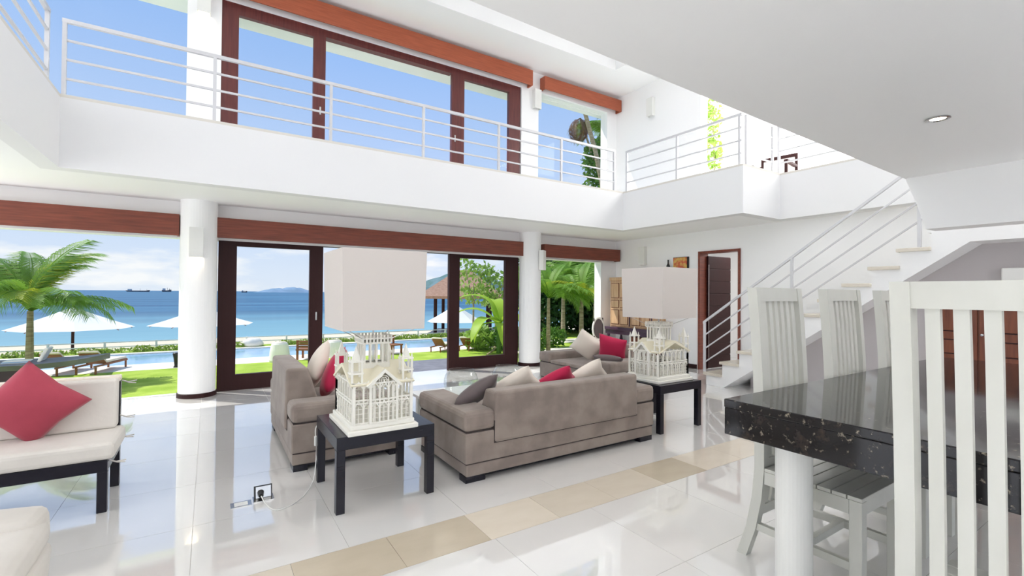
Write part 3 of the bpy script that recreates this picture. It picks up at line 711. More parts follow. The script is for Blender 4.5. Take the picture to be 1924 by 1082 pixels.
for i, (x_, y_, a_, lab) in enumerate(spots):
    o = proto if i == 0 else copy_tree(proto)
    o.location = (x_, y_, 0); o.rotation_euler = (0, 0, a_); o['group'] = 'white dining chairs around the granite table'
    if lab: o['label'] = lab

# =================================================================== UNDERSTAIR DOORS, CABINET, SMALL THINGS
ud = thing('understair_cupboard', 'golden brown panelled double cupboard doors set under the staircase', 'cupboard', (6.7, 1.1, 0))
boxo('frame', 'golden_wood', ud, 6.695, 6.719, .34, 1.84, 0, 1.44)
for y0 in (1.46, 1.10, .74, .38):
    y1 = y0+.345; d_ = boxo('door', 'golden_wood', ud, 6.675, 6.695, y0, y1, .02, 1.42, r=.003)
    for (z0, z1) in ((.10, .42), (.50, .66), (.74, .90), (.98, 1.34)):
        boxo('panel', 'darkwood', d_, 6.671, 6.675, y0+.05, y1-.05, z0, z1); boxo('panel', 'golden_wood', d_, 6.660, 6.671, y0+.062, y1-.062, z0+.012, z1-.012, r=.004)
    kb = B(); bmesh.ops.create_uvsphere(kb, u_segments=12, v_segments=8, radius=.017, matrix=Matrix.Translation((6.655, y1-.025, .96))); obj('knob', kb, 'steel', d_)
boxo('meter_box', 'white_paint', None, 6.60, 6.72, .70, 1.27, 1.50, 1.64, r=.01)
tag(bpy.data.objects['meter_box'], 'pale box fixed to the wall above the understair cupboard', 'wall box')

cb = thing('antique_cabinet', 'antique pale wood panelled cabinet on a dark plum stand in the corner', 'cabinet', (7.28, 6.6, 0))
boxo('stand_top', 'plum_wood', cb, 6.98, 7.48, 5.98, 7.26, .615, .675, r=.008)
boxo('stand_apron', 'plum_wood', cb, 7.02, 7.46, 6.02, 7.22, .53, .615)
for y in (6.05, 7.14):
    for x in (7.03, 7.40):
        bm, _ = lathe(B(), [(.035, 0), (.035, .06), (.02, .09), (.034, .2), (.02, .3), (.036, .4), (.022, .47), (.036, .53)], x+.02, y+.02, 12); obj('turned_leg', bm, 'plum_wood', cb)
boxo('shelf', 'plum_wood', cb, 7.03, 7.46, 6.04, 7.18, .12, .15)
boxo('drawer_box', 'golden_wood', cb, 7.08, 7.46, 6.10, 6.62, .16, .50, r=.006)
boxo('body', 'pale_wood', cb, 7.10, 7.48, 6.04, 7.16, .675, 1.63); boxo('cornice', 'pale_wood', cb, 7.08, 7.48, 6.02, 7.18, 1.63, 1.70, r=.01)
for y0, y1 in ((6.62, 7.14), (6.06, 6.58)):
    d_ = boxo('door', 'pale_wood', cb, 7.08, 7.10, y0, y1, .70, 1.61)
    for z0, z1 in ((.74, 1.02), (1.08, 1.22), (1.28, 1.57)):
        for a, b2 in ((y0+.04, (y0+y1)/2-.025), ((y0+y1)/2+.025, y1-.04)):
            boxo('panel', 'golden_wood', d_, 7.074, 7.08, a-.012, b2+.012, z0-.012, z1+.012); boxo('panel', 'pale_wood', d_, 7.066, 7.074, a, b2, z0, z1, r=.003)
    boxo('stile', 'plum_wood', d_, 7.07, 7.08, y0-.02, y0, .70, 1.61)
# silver-white oval back chair by the garden opening
oc = thing('oval_back_chair', 'silvery white chair with carved oval back beside the garden opening', 'chair', (6.72, 6.95, 0))
bm = B()
for i in range(20):
    a0, a1 = 2*PI*i/20, 2*PI*(i+1)/20
    cyl(bm, (6.72+.15*math.cos(a0), 7.12, .64+.22*math.sin(a0)), (6.72+.15*math.cos(a1), 7.12, .64+.22*math.sin(a1)), .022, n=6)
obj('back_ring', bm, 'lamp_white', oc); obj('back_pad', cyl(B(), (0, -.008, 0), (0, .008, 0), 1, n=24), 'grey_fabric', oc, local=True)
bp = [o for o in oc.children if o.name.startswith('back_pad')][0]; bp.scale = (.14, 1, .21); bp.location = (0, .17, .64)
boxo('seat', 'cream_fabric', oc, 6.52, 6.92, 6.70, 7.10, .38, .44, r=.015)
for x in (6.54, 6.88):
    for y in (6.72, 7.08): obj('leg', cyl(B(), (x, y, 0), (x, y, .38), .012, .02, 8), 'black', oc)
for x in (6.60, 6.84): obj('back_post', cyl(B(), (x, 7.11, .42), (x, 7.12, .86), .012, n=8), 'black', oc)
# scalloped white planter behind the loveseat
sp_ = thing('scalloped_planter', 'white scalloped planter standing behind the loveseat near the cabinet', 'planter', (6.2, 5.75, 0))
bm = box(B(), 6.03, 6.37, 5.60, 5.90, 0, .40, r=.01)
obj('body', bm, 'white_paint', sp_)
for k in range(5):
    obj('scallop', cyl(B(), (6.06+k*.07, 5.598, .405), (6.06+k*.07, 5.902, .405), .032, n=16), 'white_paint', sp_)
# picture and bottle on the right wall
pc = thing('framed_picture', 'small colourful picture leaning on the ledge of the right wall', 'picture', (7.47, 5.70, 1.77))
boxo('canvas', 'picture', pc, 7.462, 7.474, 5.56, 5.86, 1.78, 2.05); boxo('frame', 'black', pc, 7.474, 7.498, 5.53, 5.87, 1.77, 2.06, r=.003)
lg = boxo('wall_ledge', 'white_paint', None, 7.38, 7.50, 5.48, 6.05, 1.745, 1.77, r=.004); tag(lg, 'narrow white ledge on the right wall carrying picture and bottle', 'shelf')
bm, rg = lathe(B(), [(.035, 1.77), (.035, 1.90), (.014, 1.95), (.014, 2.01), (.018, 2.02)], 7.44, 5.96, 16); bm.faces.new(rg[0][::-1]); bm.faces.new(rg[-1])
tag(obj('dark_bottle', bm, 'black', smooth=True), 'small dark bottle on the wall ledge next to the picture', 'bottle')
# floor sockets and cables
fs = thing('floor_socket', 'open pop-up floor socket with a black plug in it', 'socket', (.317, 3.46, 0))
boxo('plate', 'steel', fs, .255, .375, 3.40, 3.50, 0, .006, r=.001)
obj('lid', prism(B(), [(3.462, .006), (3.472, .006), (3.492, .075), (3.482, .078)], 'x', .262, .368), 'black', fs)
obj('socket_face', prism(B(), [(3.452, .008), (3.461, .008), (3.480, .072), (3.471, .074)], 'x', .272, .36), 'steel', fs)
obj('plug', cyl(B(), (.30, 3.462, .04), (.30, 3.425, .03), .020, .014, 12), 'black', fs)
fp = thing('floor_socket', 'closed steel floor socket plate flush beside the open one', 'socket', (.19, 3.43, 0))
boxo('plate', 'steel', fp, .13, .245, 3.385, 3.47, 0, .004, r=.001); boxo('latch', 'white_paint', fp, .15, .225, 3.40, 3.455, .004, .006)
def cable(label, pts, sw=None):
    c = thing('power_cable', label, 'cable', (pts[0][0], pts[0][1], 0))
    # catmull-rom smoothing
    P = [Vector(p) for p in pts]; P = [P[0]]+P+[P[-1]]; out = []
    for i in range(1, len(P)-2):
        for k in range(6):
            t_ = k/6; a, b2, c2, d2 = P[i-1:i+3]
            out.append(.5*((2*b2)+(c2-a)*t_+(2*a-5*b2+4*c2-d2)*t_*t_+(3*b2-a-3*c2+d2)*t_**3))
    out.append(P[-2]); obj('cord', tube(B(), out, .0035, 6), 'white_paint', c)
    if sw: boxo('inline_switch', 'white_paint', c, *sw, r=.004)
cable('white lamp cable running from the floor socket up to the side table', [(.30, 3.42, .03), (.32, 3.34, .006), (.36, 3.22, .005), (.45, 3.24, .005), (.55, 3.36, .006), (.63, 3.50, .05), (.665, 3.60, .22), (.66, 3.62, .36), (.70, 3.58, .428)], (.65, .675, 3.60, 3.62, .24, .31))
cable('thin cable with plug lying under the side table near the staircase', [(4.16, 3.40, .43), (4.20, 3.42, .25), (4.14, 3.40, .05), (4.05, 3.36, .006), (4.0, 3.44, .006), (4.12, 3.50, .006)], (4.10, 4.15, 3.48, 3.52, .0, .02))

# =================================================================== UPPER LANDING: PLANT AND ARMCHAIRS
def wood_armchair(label, loc, rotz):
    c = thing('wooden_armchair', label, 'armchair', loc, rotz); k = .022
    def p(nm, m_, *a): return obj(nm, box(B(), *a, r=.004), m_, c, local=True)
    for sx in (-1, 1):
        for y in (-.27, .27): p('leg', 'darkwood', sx*.28-k, sx*.28+k, y-k, y+k, 0, .60 if y > 0 else .86)
        p('armrest', 'darkwood', sx*.28-.03, sx*.28+.03, -.25, .30, .60, .64)
    p('top_rail', 'darkwood', -.26, .26, -.29, -.25, .80, .86); p('seat', 'white_fabric', -.27, .27, -.25, .27, .36, .46)
    p('back_pad', 'white_fabric', -.24, .24, -.26, -.20, .46, .78); p('seat_rail', 'darkwood', -.28, .28, .25, .29, .30, .36)
    for x in (-.16, 0, .16): p('spindle', 'darkwood', x-.015, x+.015, -.285, -.262, .36, .80)
wood_armchair('dark wooden armchair on the upper landing behind the railing', (8.45, 4.48, 3.03), math.radians(100))
wood_armchair('dark wooden armchair on the upper landing half hidden by the coping', (8.9, 5.05, 3.03), math.radians(100))
def leaf_quads(centers, normals_seed, size, aspect=.45):
    """leaf diamonds at the given centres"""
    n = len(centers); rg = np.random.default_rng(normals_seed)
    d = rg.normal(size=(n, 3)); d /= np.linalg.norm(d, axis=1)[:, None]
    e = rg.normal(size=(n, 3)); e -= (e*d).sum(1)[:, None]*d; e /= np.linalg.norm(e, axis=1)[:, None]
    s = size*rg.uniform(.6, 1.3, n)[:, None]
    c = np.asarray(centers)
    v = np.stack([c-d*s, c+e*s*aspect, c+d*s, c-e*s*aspect], 1).reshape(-1, 3)
    f = np.arange(4*n).reshape(n, 4); return v, f
def blob(n, c, r, seed, shell=.45):
    rg = np.random.default_rng(seed); d = rg.normal(size=(n, 3)); d /= np.linalg.norm(d, axis=1)[:, None]
    q = (shell+(1-shell)*rg.uniform(0, 1, n)**.6)[:, None]; return np.asarray(c)+d*q*np.asarray(r)
up = thing('potted_plant', 'tall leafy potted plant at the edge of the upper landing', 'plant', (8.5, 5.70, 3.06))
bm, rg = lathe(B(), [(.13, 0), (.18, .34), (.16, .34), (.15, .30)], 0, 0, 20); bm.faces.new(rg[0][::-1]); bm.faces.new(rg[-1]); obj('pot', bm, 'white_paint', up, local=True)
bm = B(); tube(bm, [(0, 0, .3), (.03, .01, .9), (-.02, .0, 1.6), (.01, .02, 2.1)], .014, 6); obj('stem', bm, 'bark', up, local=True)
cs = np.concatenate([blob(90, (0.02*math.sin(z*5), .03*math.cos(z*4), z), (.17, .17, .22), int(z*100)) for z in (.95, 1.25, 1.55, 1.85, 2.1)])
v, f = leaf_quads(cs, 5, .055); raw('foliage', v, f, 'leaf_light', up)

# =================================================================== OUTSIDE GROUND, POOL, SEA
GZ = -.12
struct(boxo('lawn', 'grass', None, -14, 40, FY+.2, 10.95, -.4, GZ))
ter = struct(boxo('terrace', 'paving', None, 1.5, 5.0, FY+.2, 9.5, GZ, GZ+.02))
pth = struct(boxo('garden_path', 'coping', None, 6.4, 16, 9.35, 9.95, GZ, GZ+.012))
struct(boxo('pool_coping', 'coping', None, -14, 40, 10.95, 11.88, -.5, GZ))
pool = thing('swimming_pool', 'narrow pale blue swimming pool along the lawn', 'pool', (1, 13, GZ))
boxo('water', 'pool_water', pool, -14, 9, 11.88, 13.95, -.5, GZ-.03); boxo('far_edge', 'coping', pool, -14, 9, 13.95, 14.15, -.5, GZ)
struct(boxo('planting_bed', 'grass', None, -14, 40, 14.15, 14.7, -.6, GZ))
struct(boxo('lower_terrace', 'sand', None, -60, 90, 14.7, 36, -2.4, -1.75))
struct(boxo('side_bed', 'grass', None, 9, 40, 11.88, 14.15, -.5, GZ))
v = [(-9000, 30, -3.2), (12000, 30, -3.2), (12000, 14000, -3.2), (-9000, 14000, -3.2)]
struct(raw('sea', v, [(0, 1, 2, 3)], 'sea'))
def hill(name, cx, cy, rx, ry, h, mname, seed, z0=-3.4):
    n, m_ = 60, 30; rg = np.random.default_rng(seed); ph = rg.uniform(0, 6.28, 12); v, f = [], []
    for j in range(m_+1):
        for i in range(n+1):
            a, b2 = 2*i/n-1, 2*j/m_-1
            q = max(0, 1-a*a)*max(0, 1-b2*b2)
            z = h*q*(1+.35*math.sin(3.1*a+ph[0])+.2*math.sin(7*a+ph[1])*1+.08*math.sin(17*a+4*b2+ph[2])+.05*math.sin(31*a+ph[3]))/1.4
            v.append((cx+a*rx, cy+b2*ry, z0+z))
    for j in range(m_):
        for i in range(n):
            q = j*(n+1)+i; f.append((q, q+1, q+n+2, q+n+1))
    return struct(raw(name, v, f, mname, smooth=True))
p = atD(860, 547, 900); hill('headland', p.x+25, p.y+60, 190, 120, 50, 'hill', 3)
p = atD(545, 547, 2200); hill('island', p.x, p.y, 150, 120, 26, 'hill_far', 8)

# =================================================================== OUTSIDE THINGS
# white fence on the sea side of the pool
fe = thing('white_fence', 'low white post and rail fence beyond the swimming pool', 'fence', (1, 14.6, GZ))
ftop = atY(333, 637, 14.6).z
for k in range(22): boxo('post', 'white_paint', fe, -6+k*.98, -6+k*.98+.04, 14.58, 14.62, GZ, ftop)
for z in (ftop-.02, ftop-.13): boxo('rail', 'white_paint', fe, -6, 15, 14.59, 14.61, z-.012, z+.012)
# low hedge, shrubs one by one
for k in range(26):
    x = -5.5+k*.52+random.uniform(-.08, .08)
    if abs(x-1.0) < .3: continue
    s = thing('hedge_shrub', 'low clipped green shrub in the row behind the pool', 'shrub', (x, 14.32, GZ), 0, 'shrubs behind the pool')
    v, f = leaf_quads(blob(170, (0, 0, .06), (.32, .15, random.uniform(.05, .085)), k), k+50, .042); raw('foliage', v, f, 'hedge', s)
    obj('stem', cyl(B(), (0, 0, 0), (0, 0, .06), .015, n=6), 'bark', s, local=True)
rk = thing('white_stone', 'rounded white stone among the shrubs behind the pool', 'stone', (1.0, 14.32, GZ))
bm = B(); bmesh.ops.create_icosphere(bm, subdivisions=3, radius=1)
for v_ in bm.verts: v_.co = Vector((v_.co.x*.26, v_.co.y*.18, max(0, v_.co.z*.17+.06)))*(1+.05*math.sin(9*v_.co.x+4*v_.co.z))
obj('boulder', bm, 'coping', rk, local=True, smooth=True)
# parasols
def parasol(label, uc, vrim, vtop, D, dia, ground):
    c = atD(uc, vrim, D); zt_ = atD(uc, vtop, D).z; zr = c.z
    p_ = thing('garden_parasol', label, 'parasol', (c.x, c.y, ground), 0, 'white parasols by the sea')
    n = 8; r_ = dia/2; A = []; bm = B()
    top = bm.verts.new((0, 0, zt_-ground)); rings = [[top]]
    for q in (.35, .7, 1.0):
        rings.append([bm.verts.new((r_*q*math.cos(2*PI*i/n+.2), r_*q*math.sin(2*PI*i/n+.2), zt_-ground-(zt_-zr)*(q**1.0)-.03*math.sin(PI*q))) for i in range(n)])
    for i in range(n):
        bm.faces.new((top, rings[1][i], rings[1][(i+1) % n]))
        for a, b2 in ((1, 2), (2, 3)): bm.faces.new((rings[a][i], rings[b2][i], rings[b2][(i+1) % n], rings[a][(i+1) % n]))
    obj('canopy', bm, 'canvas', p_, local=True)
    obj('pole', cyl(B(), (0, 0, 0), (0, 0, zt_-ground+.06), .035, n=10), 'darkwood', p_, local=True)
    for i in range(n):
        a = 2*PI*i/n+.2; obj('rib', tube(B(), [(0, 0, zt_-ground-.10), (r_*math.cos(a)*.95, r_*math.sin(a)*.95, zr-ground-.03)], .010, 5), 'teak', p_, local=True)
    obj('base', cyl(B(), (0, 0, 0), (0, 0, .10), .28, .24, 20), 'coping', p_, local=True)
parasol('white parasol beyond the pool, partly covered by palm fronds', 137, 617, 576, 13.2, 2.75, -1.75)
parasol('white parasol beyond the pool, half hidden by the round column', 382, 609, 577, 15.0, 2.9, -1.75)
parasol('white parasol in front of the thatched gazebo', 856, 604, 572, 21, 2.55, -1.75)
# gazebo
gc = atD(872, 620, 25.5); gz = thing('thatched_gazebo', 'open gazebo with thatched roof on dark posts by the sea', 'gazebo', (gc.x, gc.y, -1.75), math.radians(-33))
zr = atD(824, 556, 24).z+1.75; za = atD(872, 508, 25.5).z+1.75
bm = B(); A = [bm.verts.new((sx*2.15, sy*2.15, zr)) for sx, sy in ((-1, -1), (1, -1), (1, 1), (-1, 1))]; D_ = [bm.verts.new((sx*.35, sy*.35, za)) for sx, sy in ((-1, -1), (1, -1), (1, 1), (-1, 1))]
A2 = [bm.verts.new((v_.co.x*.97, v_.co.y*.97, zr-.14)) for v_ in A]
for i in range(4):
    j = (i+1) % 4; bm.faces.new((A[i], A[j], D_[j], D_[i])); bm.faces.new((A[j], A[i], A2[i], A2[j]))
bm.faces.new(D_); bm.faces.new(A2[::-1])
obj('thatched_roof', bm, 'thatch', gz, local=True)
for sx in (-1, 1):
    for sy in (-1, 1): obj('post', cyl(B(), (sx*1.35, sy*1.35, 0), (sx*1.35, sy*1.35, zr), .09, n=10), 'darkwood', gz, local=True)
obj('platform', box(B(), -1.7, 1.7, -1.7, 1.7, .85, 1.05, r=.02), 'black', gz, local=True)
obj('plinth', box(B(), -1.4, 1.4, -1.4, 1.4, 0, .85), 'coping', gz, local=True)
# drum stools
for lab, uc, v0, v1 in (('white drum stool on the lawn edge in line with the white stone', 527, 681, 645), ('white drum stool on the lawn edge on the terrace side of the small teak chair', 631, 671, 641)):
    c = atZ(uc, v0, GZ); D = (c-Vector((0, 0, CAM_H))).dot(_f); h = (v0-v1)/CAM_F*D
    s = thing('drum_stool', lab, 'stool', (c.x, c.y+.15, GZ))
    bm, rg = lathe(B(), [(.19, 0), (.205, .04), (.185, h*.6), (.16, h-.03), (.14, h)], 0, 0, 28); bm.faces.new(rg[0][::-1]); bm.faces.new(rg[-1]); obj('drum', bm, 'canvas', s, local=True, smooth=False)
    obj('seat_pad', cyl(B(), (0, 0, h), (0, 0, h+.015), .13, .12, 24), 'cream_fabric', s, local=True)
def teak_chair(label, u, v, rotz):
    c = thing('teak_chair', label, 'chair', atZ(u, v, GZ), rotz); p = lambda nm, *a: obj(nm, box(B(), *a, r=.004), 'teak', c, local=True)
    for x in (-.17, .13):
        for y in (-.17, .13): p('leg', x, x+.04, y, y+.04, 0, .20 if y < 0 else .42)
    p('seat', -.18, .18, -.18, .18, .20, .23)
    for k in range(3): p('back_slat', -.13, .13, .14, .16, .26+k*.055, .30+k*.055)
teak_chair('small teak chair between the white drum stools', 577, 674, math.radians(150))
teak_chair('small teak chair standing alone on the pool edge near the terrace', 737, 664, math.radians(20))
# sun loungers
def lounger(label, loc, rotz, sc=1.0):
    l = thing('sun_lounger', label, 'lounger', loc, rotz)
    def p(nm, m_, *a): return obj(nm, box(B(), *[q*sc for q in a], r=.004), m_, l, local=True)
    for x in (-.25, .21):
        for y in (-.75, .70): p('leg', 'teak', x, x+.04, y, y+.05, 0, .20)
        p('side_rail', 'teak', x, x+.04, -.8, .8, .20, .25)
    for k in range(9): p('slat', 'teak', -.25, .25, -.78+k*.115, -.69+k*.115, .25, .265)
    for k in range(6):
        a = .72; y = .28+k*.085*math.cos(a); z = .27+k*.085*math.sin(a)
        bm = box(B(), -.25*sc, .25*sc, -.04*sc, .04*sc, -.01*sc, .01*sc); bm.transform(Matrix.Translation((0, y*sc, z*sc)) @ Matrix.Rotation(a, 4, 'X')); obj('back_slat', bm, 'teak', l, local=True)
    bm = prism(B(), [(-.76*sc, .27*sc), (.26*sc, .27*sc), (.66*sc, .62*sc), (.63*sc, .66*sc), (.22*sc, .33*sc), (-.76*sc, .33*sc)], 'x', -.23*sc, .23*sc); obj('mattress', bm, 'cream_fabric', l, local=True)
lounger('teak sun lounger with pale cushion by the pool near the boat-shaped table', atZ(186, 701, GZ)+Vector((0, .3, 0)), math.radians(160), .62)
lounger('teak sun lounger mostly hidden behind the boat-shaped table', atZ(128, 704, GZ)+Vector((-.1, .35, 0)), math.radians(160), .62)
lounger('teak sun lounger by the pool left of the right door frame', atZ(838, 660, GZ)+Vector((0, .2, 0)), math.radians(130), .55)
lounger('teak sun lounger by the pool seen through the right glass door', atZ(890, 658, GZ)+Vector((0, .2, 0)), math.radians(130), .55)
# boat-shaped outdoor table with things on it
bt = thing('boat_table', 'dark boat-shaped wooden outdoor table on a carved pedestal', 'table', (-2.33, 9.15, GZ))
n = 20; top = []; prof_ = []
for i in range(n+1):
    a = -1+2*i/n; prof_.append((a*1.1, .36*(1-abs(a)**3)+.03, .46+.07*abs(a)**3))
bm = B(); rows = []
for x_, w, z in prof_:
    rows.append([bm.verts.new(q) for q in ((x_, -w, z), (x_, w, z), (x_, w*.8, z-.075), (x_, -w*.8, z-.075))])
for A, D_ in zip(rows[:-1], rows[1:]):
    for i in range(4): bm.faces.new((A[i], A[(i+1) % 4], D_[(i+1) % 4], D_[i]))
bm.faces.new(rows[0][::-1]); bm.faces.new(rows[-1]); obj('table_top', bm, 'paving', bt, local=True)
obj('pedestal', prism(B(), [(-.30, .02), (.34, .02), (.22, .12), (.16, .30), (.26, .395), (-.26, .395), (-.16, .3), (-.2, .12)], 'y', -.10, .10), 'plum_wood', bt, local=True)
obj('foot', box(B(), -.4, .4, -.25, .25, 0, .03), 'plum_wood', bt, local=True)
tx = lambda dx, dy, z=0: (-2.33+dx, 9.15+dy, GZ+.462+z)
for k, (lab, m_) in enumerate((('pale grey magazine at the bottom of the stack on the boat-shaped table', 'ship_white'), ('pale blue magazine in the middle of the stack on the boat-shaped table', 'pool_water'), ('white magazine on top of the stack on the boat-shaped table', 'canvas'))):
    o = obj('magazine', box(B(), -.13+.01*k, .13+.01*k, -.09, .09, 0, .011, r=.001), m_); o.location = tx(.12, -.05, .0115*k); tag(o, lab, 'magazine', 'magazines on the boat-shaped table')
bm, rg = lathe(B(), [(.10, .002), (.17, .10), (.165, .10), (.096, .01)], 0, 0, 24); bm.faces.new(rg[0][::-1]); bm.faces.new(rg[-1])
o = obj('glass_dish', bm, 'bowl_glass', smooth=True); o.location = tx(-.35, 0); tag(o, 'wide clear glass dish on the boat-shaped table', 'bowl')
bm = prism(B(), [(-.02, 0), (.02, 0), (.10, .18), (.06, .19)], 'y', -.14, .14); bmesh.ops.bevel(bm, geom=list(bm.edges), offset=.008, segments=2, affect='EDGES')
o = obj('folded_towel', bm, 'canvas'); o.location = tx(.35, .05); tag(o, 'white folded towel propped on the boat-shaped table', 'towel')
# dark urn at pool edge, driftwood
c = atZ(331, 690, GZ); ur = thing('slim_urn', 'slim dark urn at the pool edge beside the round column', 'urn', (c.x, c.y, GZ))
bm, rg = lathe(B(), [(.05, 0), (.03, .04), (.045, .18), (.06, .26), (.05, .28)], 0, 0, 16); bm.faces.new(rg[0][::-1]); bm.faces.new(rg[-1]); obj('urn_body', bm, 'black', ur, local=True, smooth=True)
# ships
def ship(label, u, D, Lg, h):
    c = atD(u, 547, D); a = math.atan2(-_r.y, _r.x); s = thing('cargo_ship', label, 'ship', (c.x, c.y, -3.3), -a)
    bm = prism(B(), [(-Lg/2, h*.5), (-Lg*.44, 0), (Lg*.46, 0), (Lg/2, h*.6), (Lg*.38, h*.42), (-Lg*.3, h*.42)], 'y', -h*.5, h*.5); obj('hull', bm, 'ship', s, local=True)
    obj('bridge', box(B(), -Lg*.42, -Lg*.30, -h*.4, h*.4, h*.42, h*.95), 'ship_white', s, local=True)
    obj('mast', cyl(B(), (Lg*.1, 0, h*.4), (Lg*.1, 0, h*1.15), h*.03, n=6), 'ship', s, local=True); obj('mast', cyl(B(), (Lg*.4, 0, h*.4), (Lg*.4, 0, h*.95), h*.03, n=6), 'ship', s, local=True)
ship('long dark cargo ship on the horizon left of the round column', 259, 1500, 72, 9)
ship('small dark ship on the horizon beside the round column', 313, 1700, 26, 13)
ship('tiny dark boat on the horizon through the left glass door', 459, 1700, 17, 8)

# =================================================================== PLANTS
def frond_mesh(name, droop, nleaf, seed, mname, leaflen=.34, width=.026):
    """pinnate frond of unit length along +x, curving down"""
    rg = np.random.default_rng(seed); v, f = [], []
    def P(t_): a = .75-droop*t_; return np.array([t_*math.cos(a*.55)*1.0, 0, t_*math.sin(.75)*(1-t_*droop*.75)])
    for k in range(10):
        a, b2 = P(k/10), P((k+1)/10); w = .014*(1-k/11); i0 = len(v)
        v += [a+(0, w, 0), a-(0, w, 0), b2-(0, w, 0), b2+(0, w, 0)]; f.append((i0, i0+1, i0+2, i0+3))
        v += [a+(0, 0, w), a-(0, 0, w), b2-(0, 0, w), b2+(0, 0, w)]; f.append((i0+4, i0+5, i0+6, i0+7))
    for k in range(nleaf):
        t_ = .10+.9*k/nleaf; a = P(t_); d = P(min(1, t_+.02))-P(t_-.02); d /= np.linalg.norm(d)
        Ln = leaflen*(.45+.75*math.sin(PI*min(1, t_*.93+.05)))*rg.uniform(.85, 1.1)
        for s_ in (-1, 1):
            dirv = d*.62+np.array([0, s_*.78, 0])+np.array([0, 0, .25-.25*t_]); dirv /= np.linalg.norm(dirv)
            mid = a+dirv*Ln*.5; tip = a+dirv*Ln+np.array([0, 0, -Ln*rg.uniform(.25, .55)]); w = d*width*.5; i0 = len(v)
            v += [a-w*.6, a+w*.6, mid+w, mid-w, tip]; f += [(i0, i0+1, i0+2, i0+3), (i0+3, i0+2, i0+4)]
    me = bpy.data.meshes.new(name); me.from_pydata([tuple(q) for q in v], [], f); me.materials.append(MATS[mname]); return me
FR = [frond_mesh('frond_a', 1.05, 46, 1, 'palm', .27, .017), frond_mesh('frond_b', 1.45, 46, 2, 'palm', .27, .017), frond_mesh('frond_c', 1.3, 42, 3, 'palm_yellow', .26, .017), frond_mesh('frond_d', 1.9, 22, 4, 'dead_frond', .3, .03)]
def palm(label, loc, height, flen, nf, trunk=.06, seed=0, pick=(0, 1), tilt=(-.1, .75), cat='palm', lean=(0, 0), group=None):
    rg = random.Random(seed); t_ = thing('palm_tree', label, cat, loc, 0, group)
    pts = [Vector((lean[0]*q*q, lean[1]*q*q, height*q)) for q in (0, .25, .5, .75, 1)]
    bm = B()
    for i in range(4): cyl(bm, pts[i], pts[i+1], trunk*(1.15-.1*i), trunk*(1.15-.1*(i+1)), 10)
    obj('trunk', bm, 'bark', t_, local=True)
    for k in range(nf):
        o = bpy.data.objects.new('frond', FR[pick[k % len(pick)]]); C.objects.link(o); o.parent = t_
        o.location = pts[-1]; e = tilt[0]+(tilt[1]-tilt[0])*((k*.618) % 1)
        o.rotation_euler = (rg.uniform(-.25, .25), -e, k*2.39996+rg.uniform(-.2, .2)); s = flen*rg.uniform(.85, 1.12); o.scale = (s, s, s)
    return t_
c = atY(57, 584, 10.3); palm('young coconut palm with arching fronds beside the boat-shaped table', (c.x, c.y, GZ), c.z-GZ, 1.2, 44, .05, 21, (0, 1, 2, 1, 0), (-.10, 1.0))
c = atZ(1030, 664.5, GZ); ctop = atY(1030, 560, c.y)
palm('slim palm with dark trunk in the garden right of the round column', (c.x, c.y, GZ), ctop.z-GZ, 1.2, 20, .05, 5, (0, 1, 0), (-.3, .9))
c = atZ(1092, 662, GZ); ctop = atY(1090, 560, c.y)
palm('palm with pale ringed trunk outside the garden opening', (c.x, c.y, GZ), ctop.z-GZ, 1.1, 22, .06, 6, (0, 1, 2, 0, 1), (-.3, .9))
c = atY(1058, 600, 11.5); palm('bushy palm deeper in the right garden', (c.x, c.y, GZ), 1.5, 1.7, 20, .07, 9, (0, 1), (-.3, .9))
c = atY(1118, 600, 11.0); palm('bushy palm close to the garden wall on the right', (c.x, c.y, GZ), 1.6, 1.7, 20, .07, 10, (0, 1, 0), (-.3, .9))
c = atY(1148, 262, 14.0); palm('tall palm seen through the upper right window', (c.x+.6, c.y, GZ), c.z-GZ, 1.7, 18, .10, 12, (0, 1), (-.4, .7), lean=(-.6, 0))
c = atY(1090, 222, 13.0); dp = palm('tall leaning palm with hanging dead brown fronds outside the upper window', (c.x+2.2, c.y, GZ), c.z-GZ, 1.0, 7, .05, 14, (3, 3, 3, 0), (-1.35, -.8), lean=(-2.2, 0))
c = atY(1085, 160, 11.8); palm('tall palm whose fronds hang in at the top of the upper right window', (c.x+1.9, c.y, GZ), c.z-GZ, 1.3, 18, .09, 15, (0, 1), (-.7, .3), lean=(-1.9, 0))
def tree(name, label, loc, blobs, leafm, n, size, seed, trunk=None, cat='tree', group=None):
    t_ = thing(name, label, cat, loc, 0, group)
    cs = np.concatenate([blob(int(n*w), c_, r_, seed+i) for i, (c_, r_, w) in enumerate(blobs)])
    v, f = leaf_quads(cs, seed+99, size); raw('foliage', v, f, leafm, t_)
    bm = B(); tr = trunk or .08
    c0 = Vector(blobs[0][0]); cyl(bm, (0, 0, 0), (c0.x*.5, c0.y*.5, c0.z*.6), tr, tr*.7, 8)
    for c_, r_, w in blobs: cyl(bm, (c0.x*.5, c0.y*.5, c0.z*.6), Vector(c_), tr*.6, tr*.25, 6)
    obj('trunk', bm, 'bark', t_, local=True); return t_
# leafy tree in the upper right window
c = atY(1128, 300, 13.0); tree('mango_tree', 'leafy tree rising behind the tall palms at the upper right window', (c.x+.35, c.y, GZ), [((0, 0, c.z-GZ), (1.0, 1.0, 1.0), 1), ((.7, .2, c.z-GZ+.8), (.8, .8, .8), .7), ((.3, 0, c.z-GZ-1.4), (1.3, 1.2, 1.2), 1.2)], 'leaf_mid', 1400, .12, 31, .14)
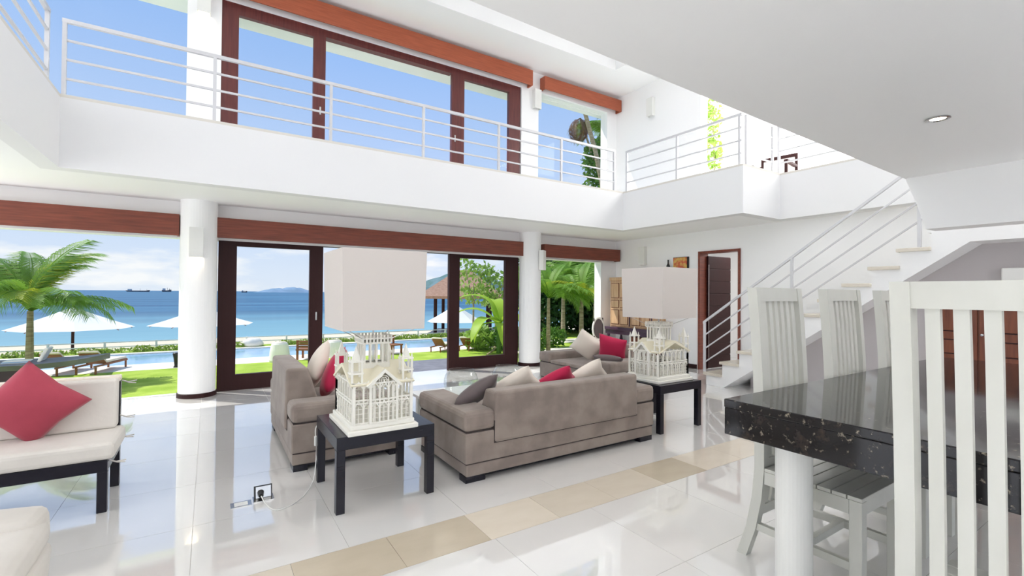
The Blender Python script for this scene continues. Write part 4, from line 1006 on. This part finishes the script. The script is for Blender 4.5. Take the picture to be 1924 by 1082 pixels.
# dense dark garden trees behind the palms
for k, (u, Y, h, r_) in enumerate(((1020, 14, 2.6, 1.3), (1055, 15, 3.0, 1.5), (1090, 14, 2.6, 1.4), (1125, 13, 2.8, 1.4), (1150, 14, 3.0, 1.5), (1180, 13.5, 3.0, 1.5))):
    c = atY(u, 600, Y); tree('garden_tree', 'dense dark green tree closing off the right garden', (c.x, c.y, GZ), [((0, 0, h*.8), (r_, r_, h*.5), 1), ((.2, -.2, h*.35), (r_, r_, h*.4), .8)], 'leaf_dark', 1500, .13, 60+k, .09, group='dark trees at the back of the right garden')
for k, (u, Y) in enumerate(((1025, 9.4), (1060, 10.6), (1112, 10.2), (1010, 10.8))):
    c = atZ(u, 668-k*2, GZ); tree('garden_shrub', 'small leafy shrub at the foot of the garden palms', (c.x, Y, GZ), [((0, 0, .28), (.38, .35, .30), 1)], 'leaf_mid', 350, .07, 80+k, .02, 'shrub', 'shrubs under the garden palms')
# frangipani trees by the gazebo
for k, (u, v_, D, r_) in enumerate(((890, 528, 19, .95), (932, 540, 19.5, .85))):
    c = atD(u, v_, D); h = c.z-GZ
    tree('frangipani_tree', ('spreading frangipani tree beside the gazebo roof', 'smaller frangipani tree next to the banana plant')[k], (c.x, c.y, -.4), [((0, 0, h+.2), (r_, r_, .55), .7), ((-.4, 0, h+.85), (.5, .5, .4), .35), ((.5, .1, h+.75), (.45, .5, .35), .25), ((.1, 0, h-.35), (r_*.9, r_*.9, .35), .5)], 'leaf_light', 300, .11, 120+k, .05)
# banana plant
def banana(label, loc, leaves, seed):
    rg = random.Random(seed); b_ = thing('banana_plant', label, 'plant', loc)
    bm = B(); cyl(bm, (0, 0, 0), (0, 0, .75), .06, .045, 10); obj('stem', bm, 'leaf_mid', b_, local=True)
    for (az, el_, Ln, w) in leaves:
        v, f = [], []; n = 12
        for i in range(n+1):
            t_ = i/n; ww = w*math.sin(PI*min(1, .06+t_*.94))**.6*.5
            x_ = Ln*t_*math.cos(el_-.7*t_*t_); z = .72+Ln*t_*math.sin(el_-.5*t_*t_)-.25*Ln*t_**3
            for s_, dz in ((-1, .25), (0, 0), (1, .25)):
                yy = s_*ww; v.append((x_*math.cos(az)-yy*math.sin(az), x_*math.sin(az)+yy*math.cos(az), z+abs(yy)*dz))
        for i in range(n):
            for j in (0, 1): q = 3*i+j; f.append((q, q+1, q+4, q+3))
        raw('leaf', v, f, 'banana', b_, smooth=True)
c = atZ(937, 664, GZ); banana('bright green banana plant outside the right glass door', (c.x, c.y, GZ), [(2.5, .75, 1.3, .34), (3.6, .45, 1.2, .34), (1.2, 1.15, 1.25, .36), (5.4, .9, 1.1, .34), (4.3, .2, .9, .3), (.3, .6, 1.0, .32), (3.0, 1.3, 1.3, .32), (2.2, .1, .8, .28)], 4)
for k, u in enumerate((905, 918, 952)):
    c = atZ(u, 660, GZ); tree('garden_shrub', 'small leafy shrub around the banana plant', (c.x, c.y+.3, GZ), [((0, 0, .3), (.35, .35, .32), 1)], 'leaf_light' if k < 2 else 'leaf_mid', 250, .08, 140+k, .02, 'shrub', 'shrubs around the banana plant')
dw = thing('driftwood_branch', 'bare grey branch lying on the lawn by the banana plant', 'branch', atZ(925, 664, GZ))
bm = B(); tube(bm, [(-.35, -.35, .03), (0, 0, .06), (.25, .3, .12)], .025, 7); tube(bm, [(0, 0, .06), (.2, .05, .16)], .015, 6); obj('limb', bm, 'bark', dw, local=True)
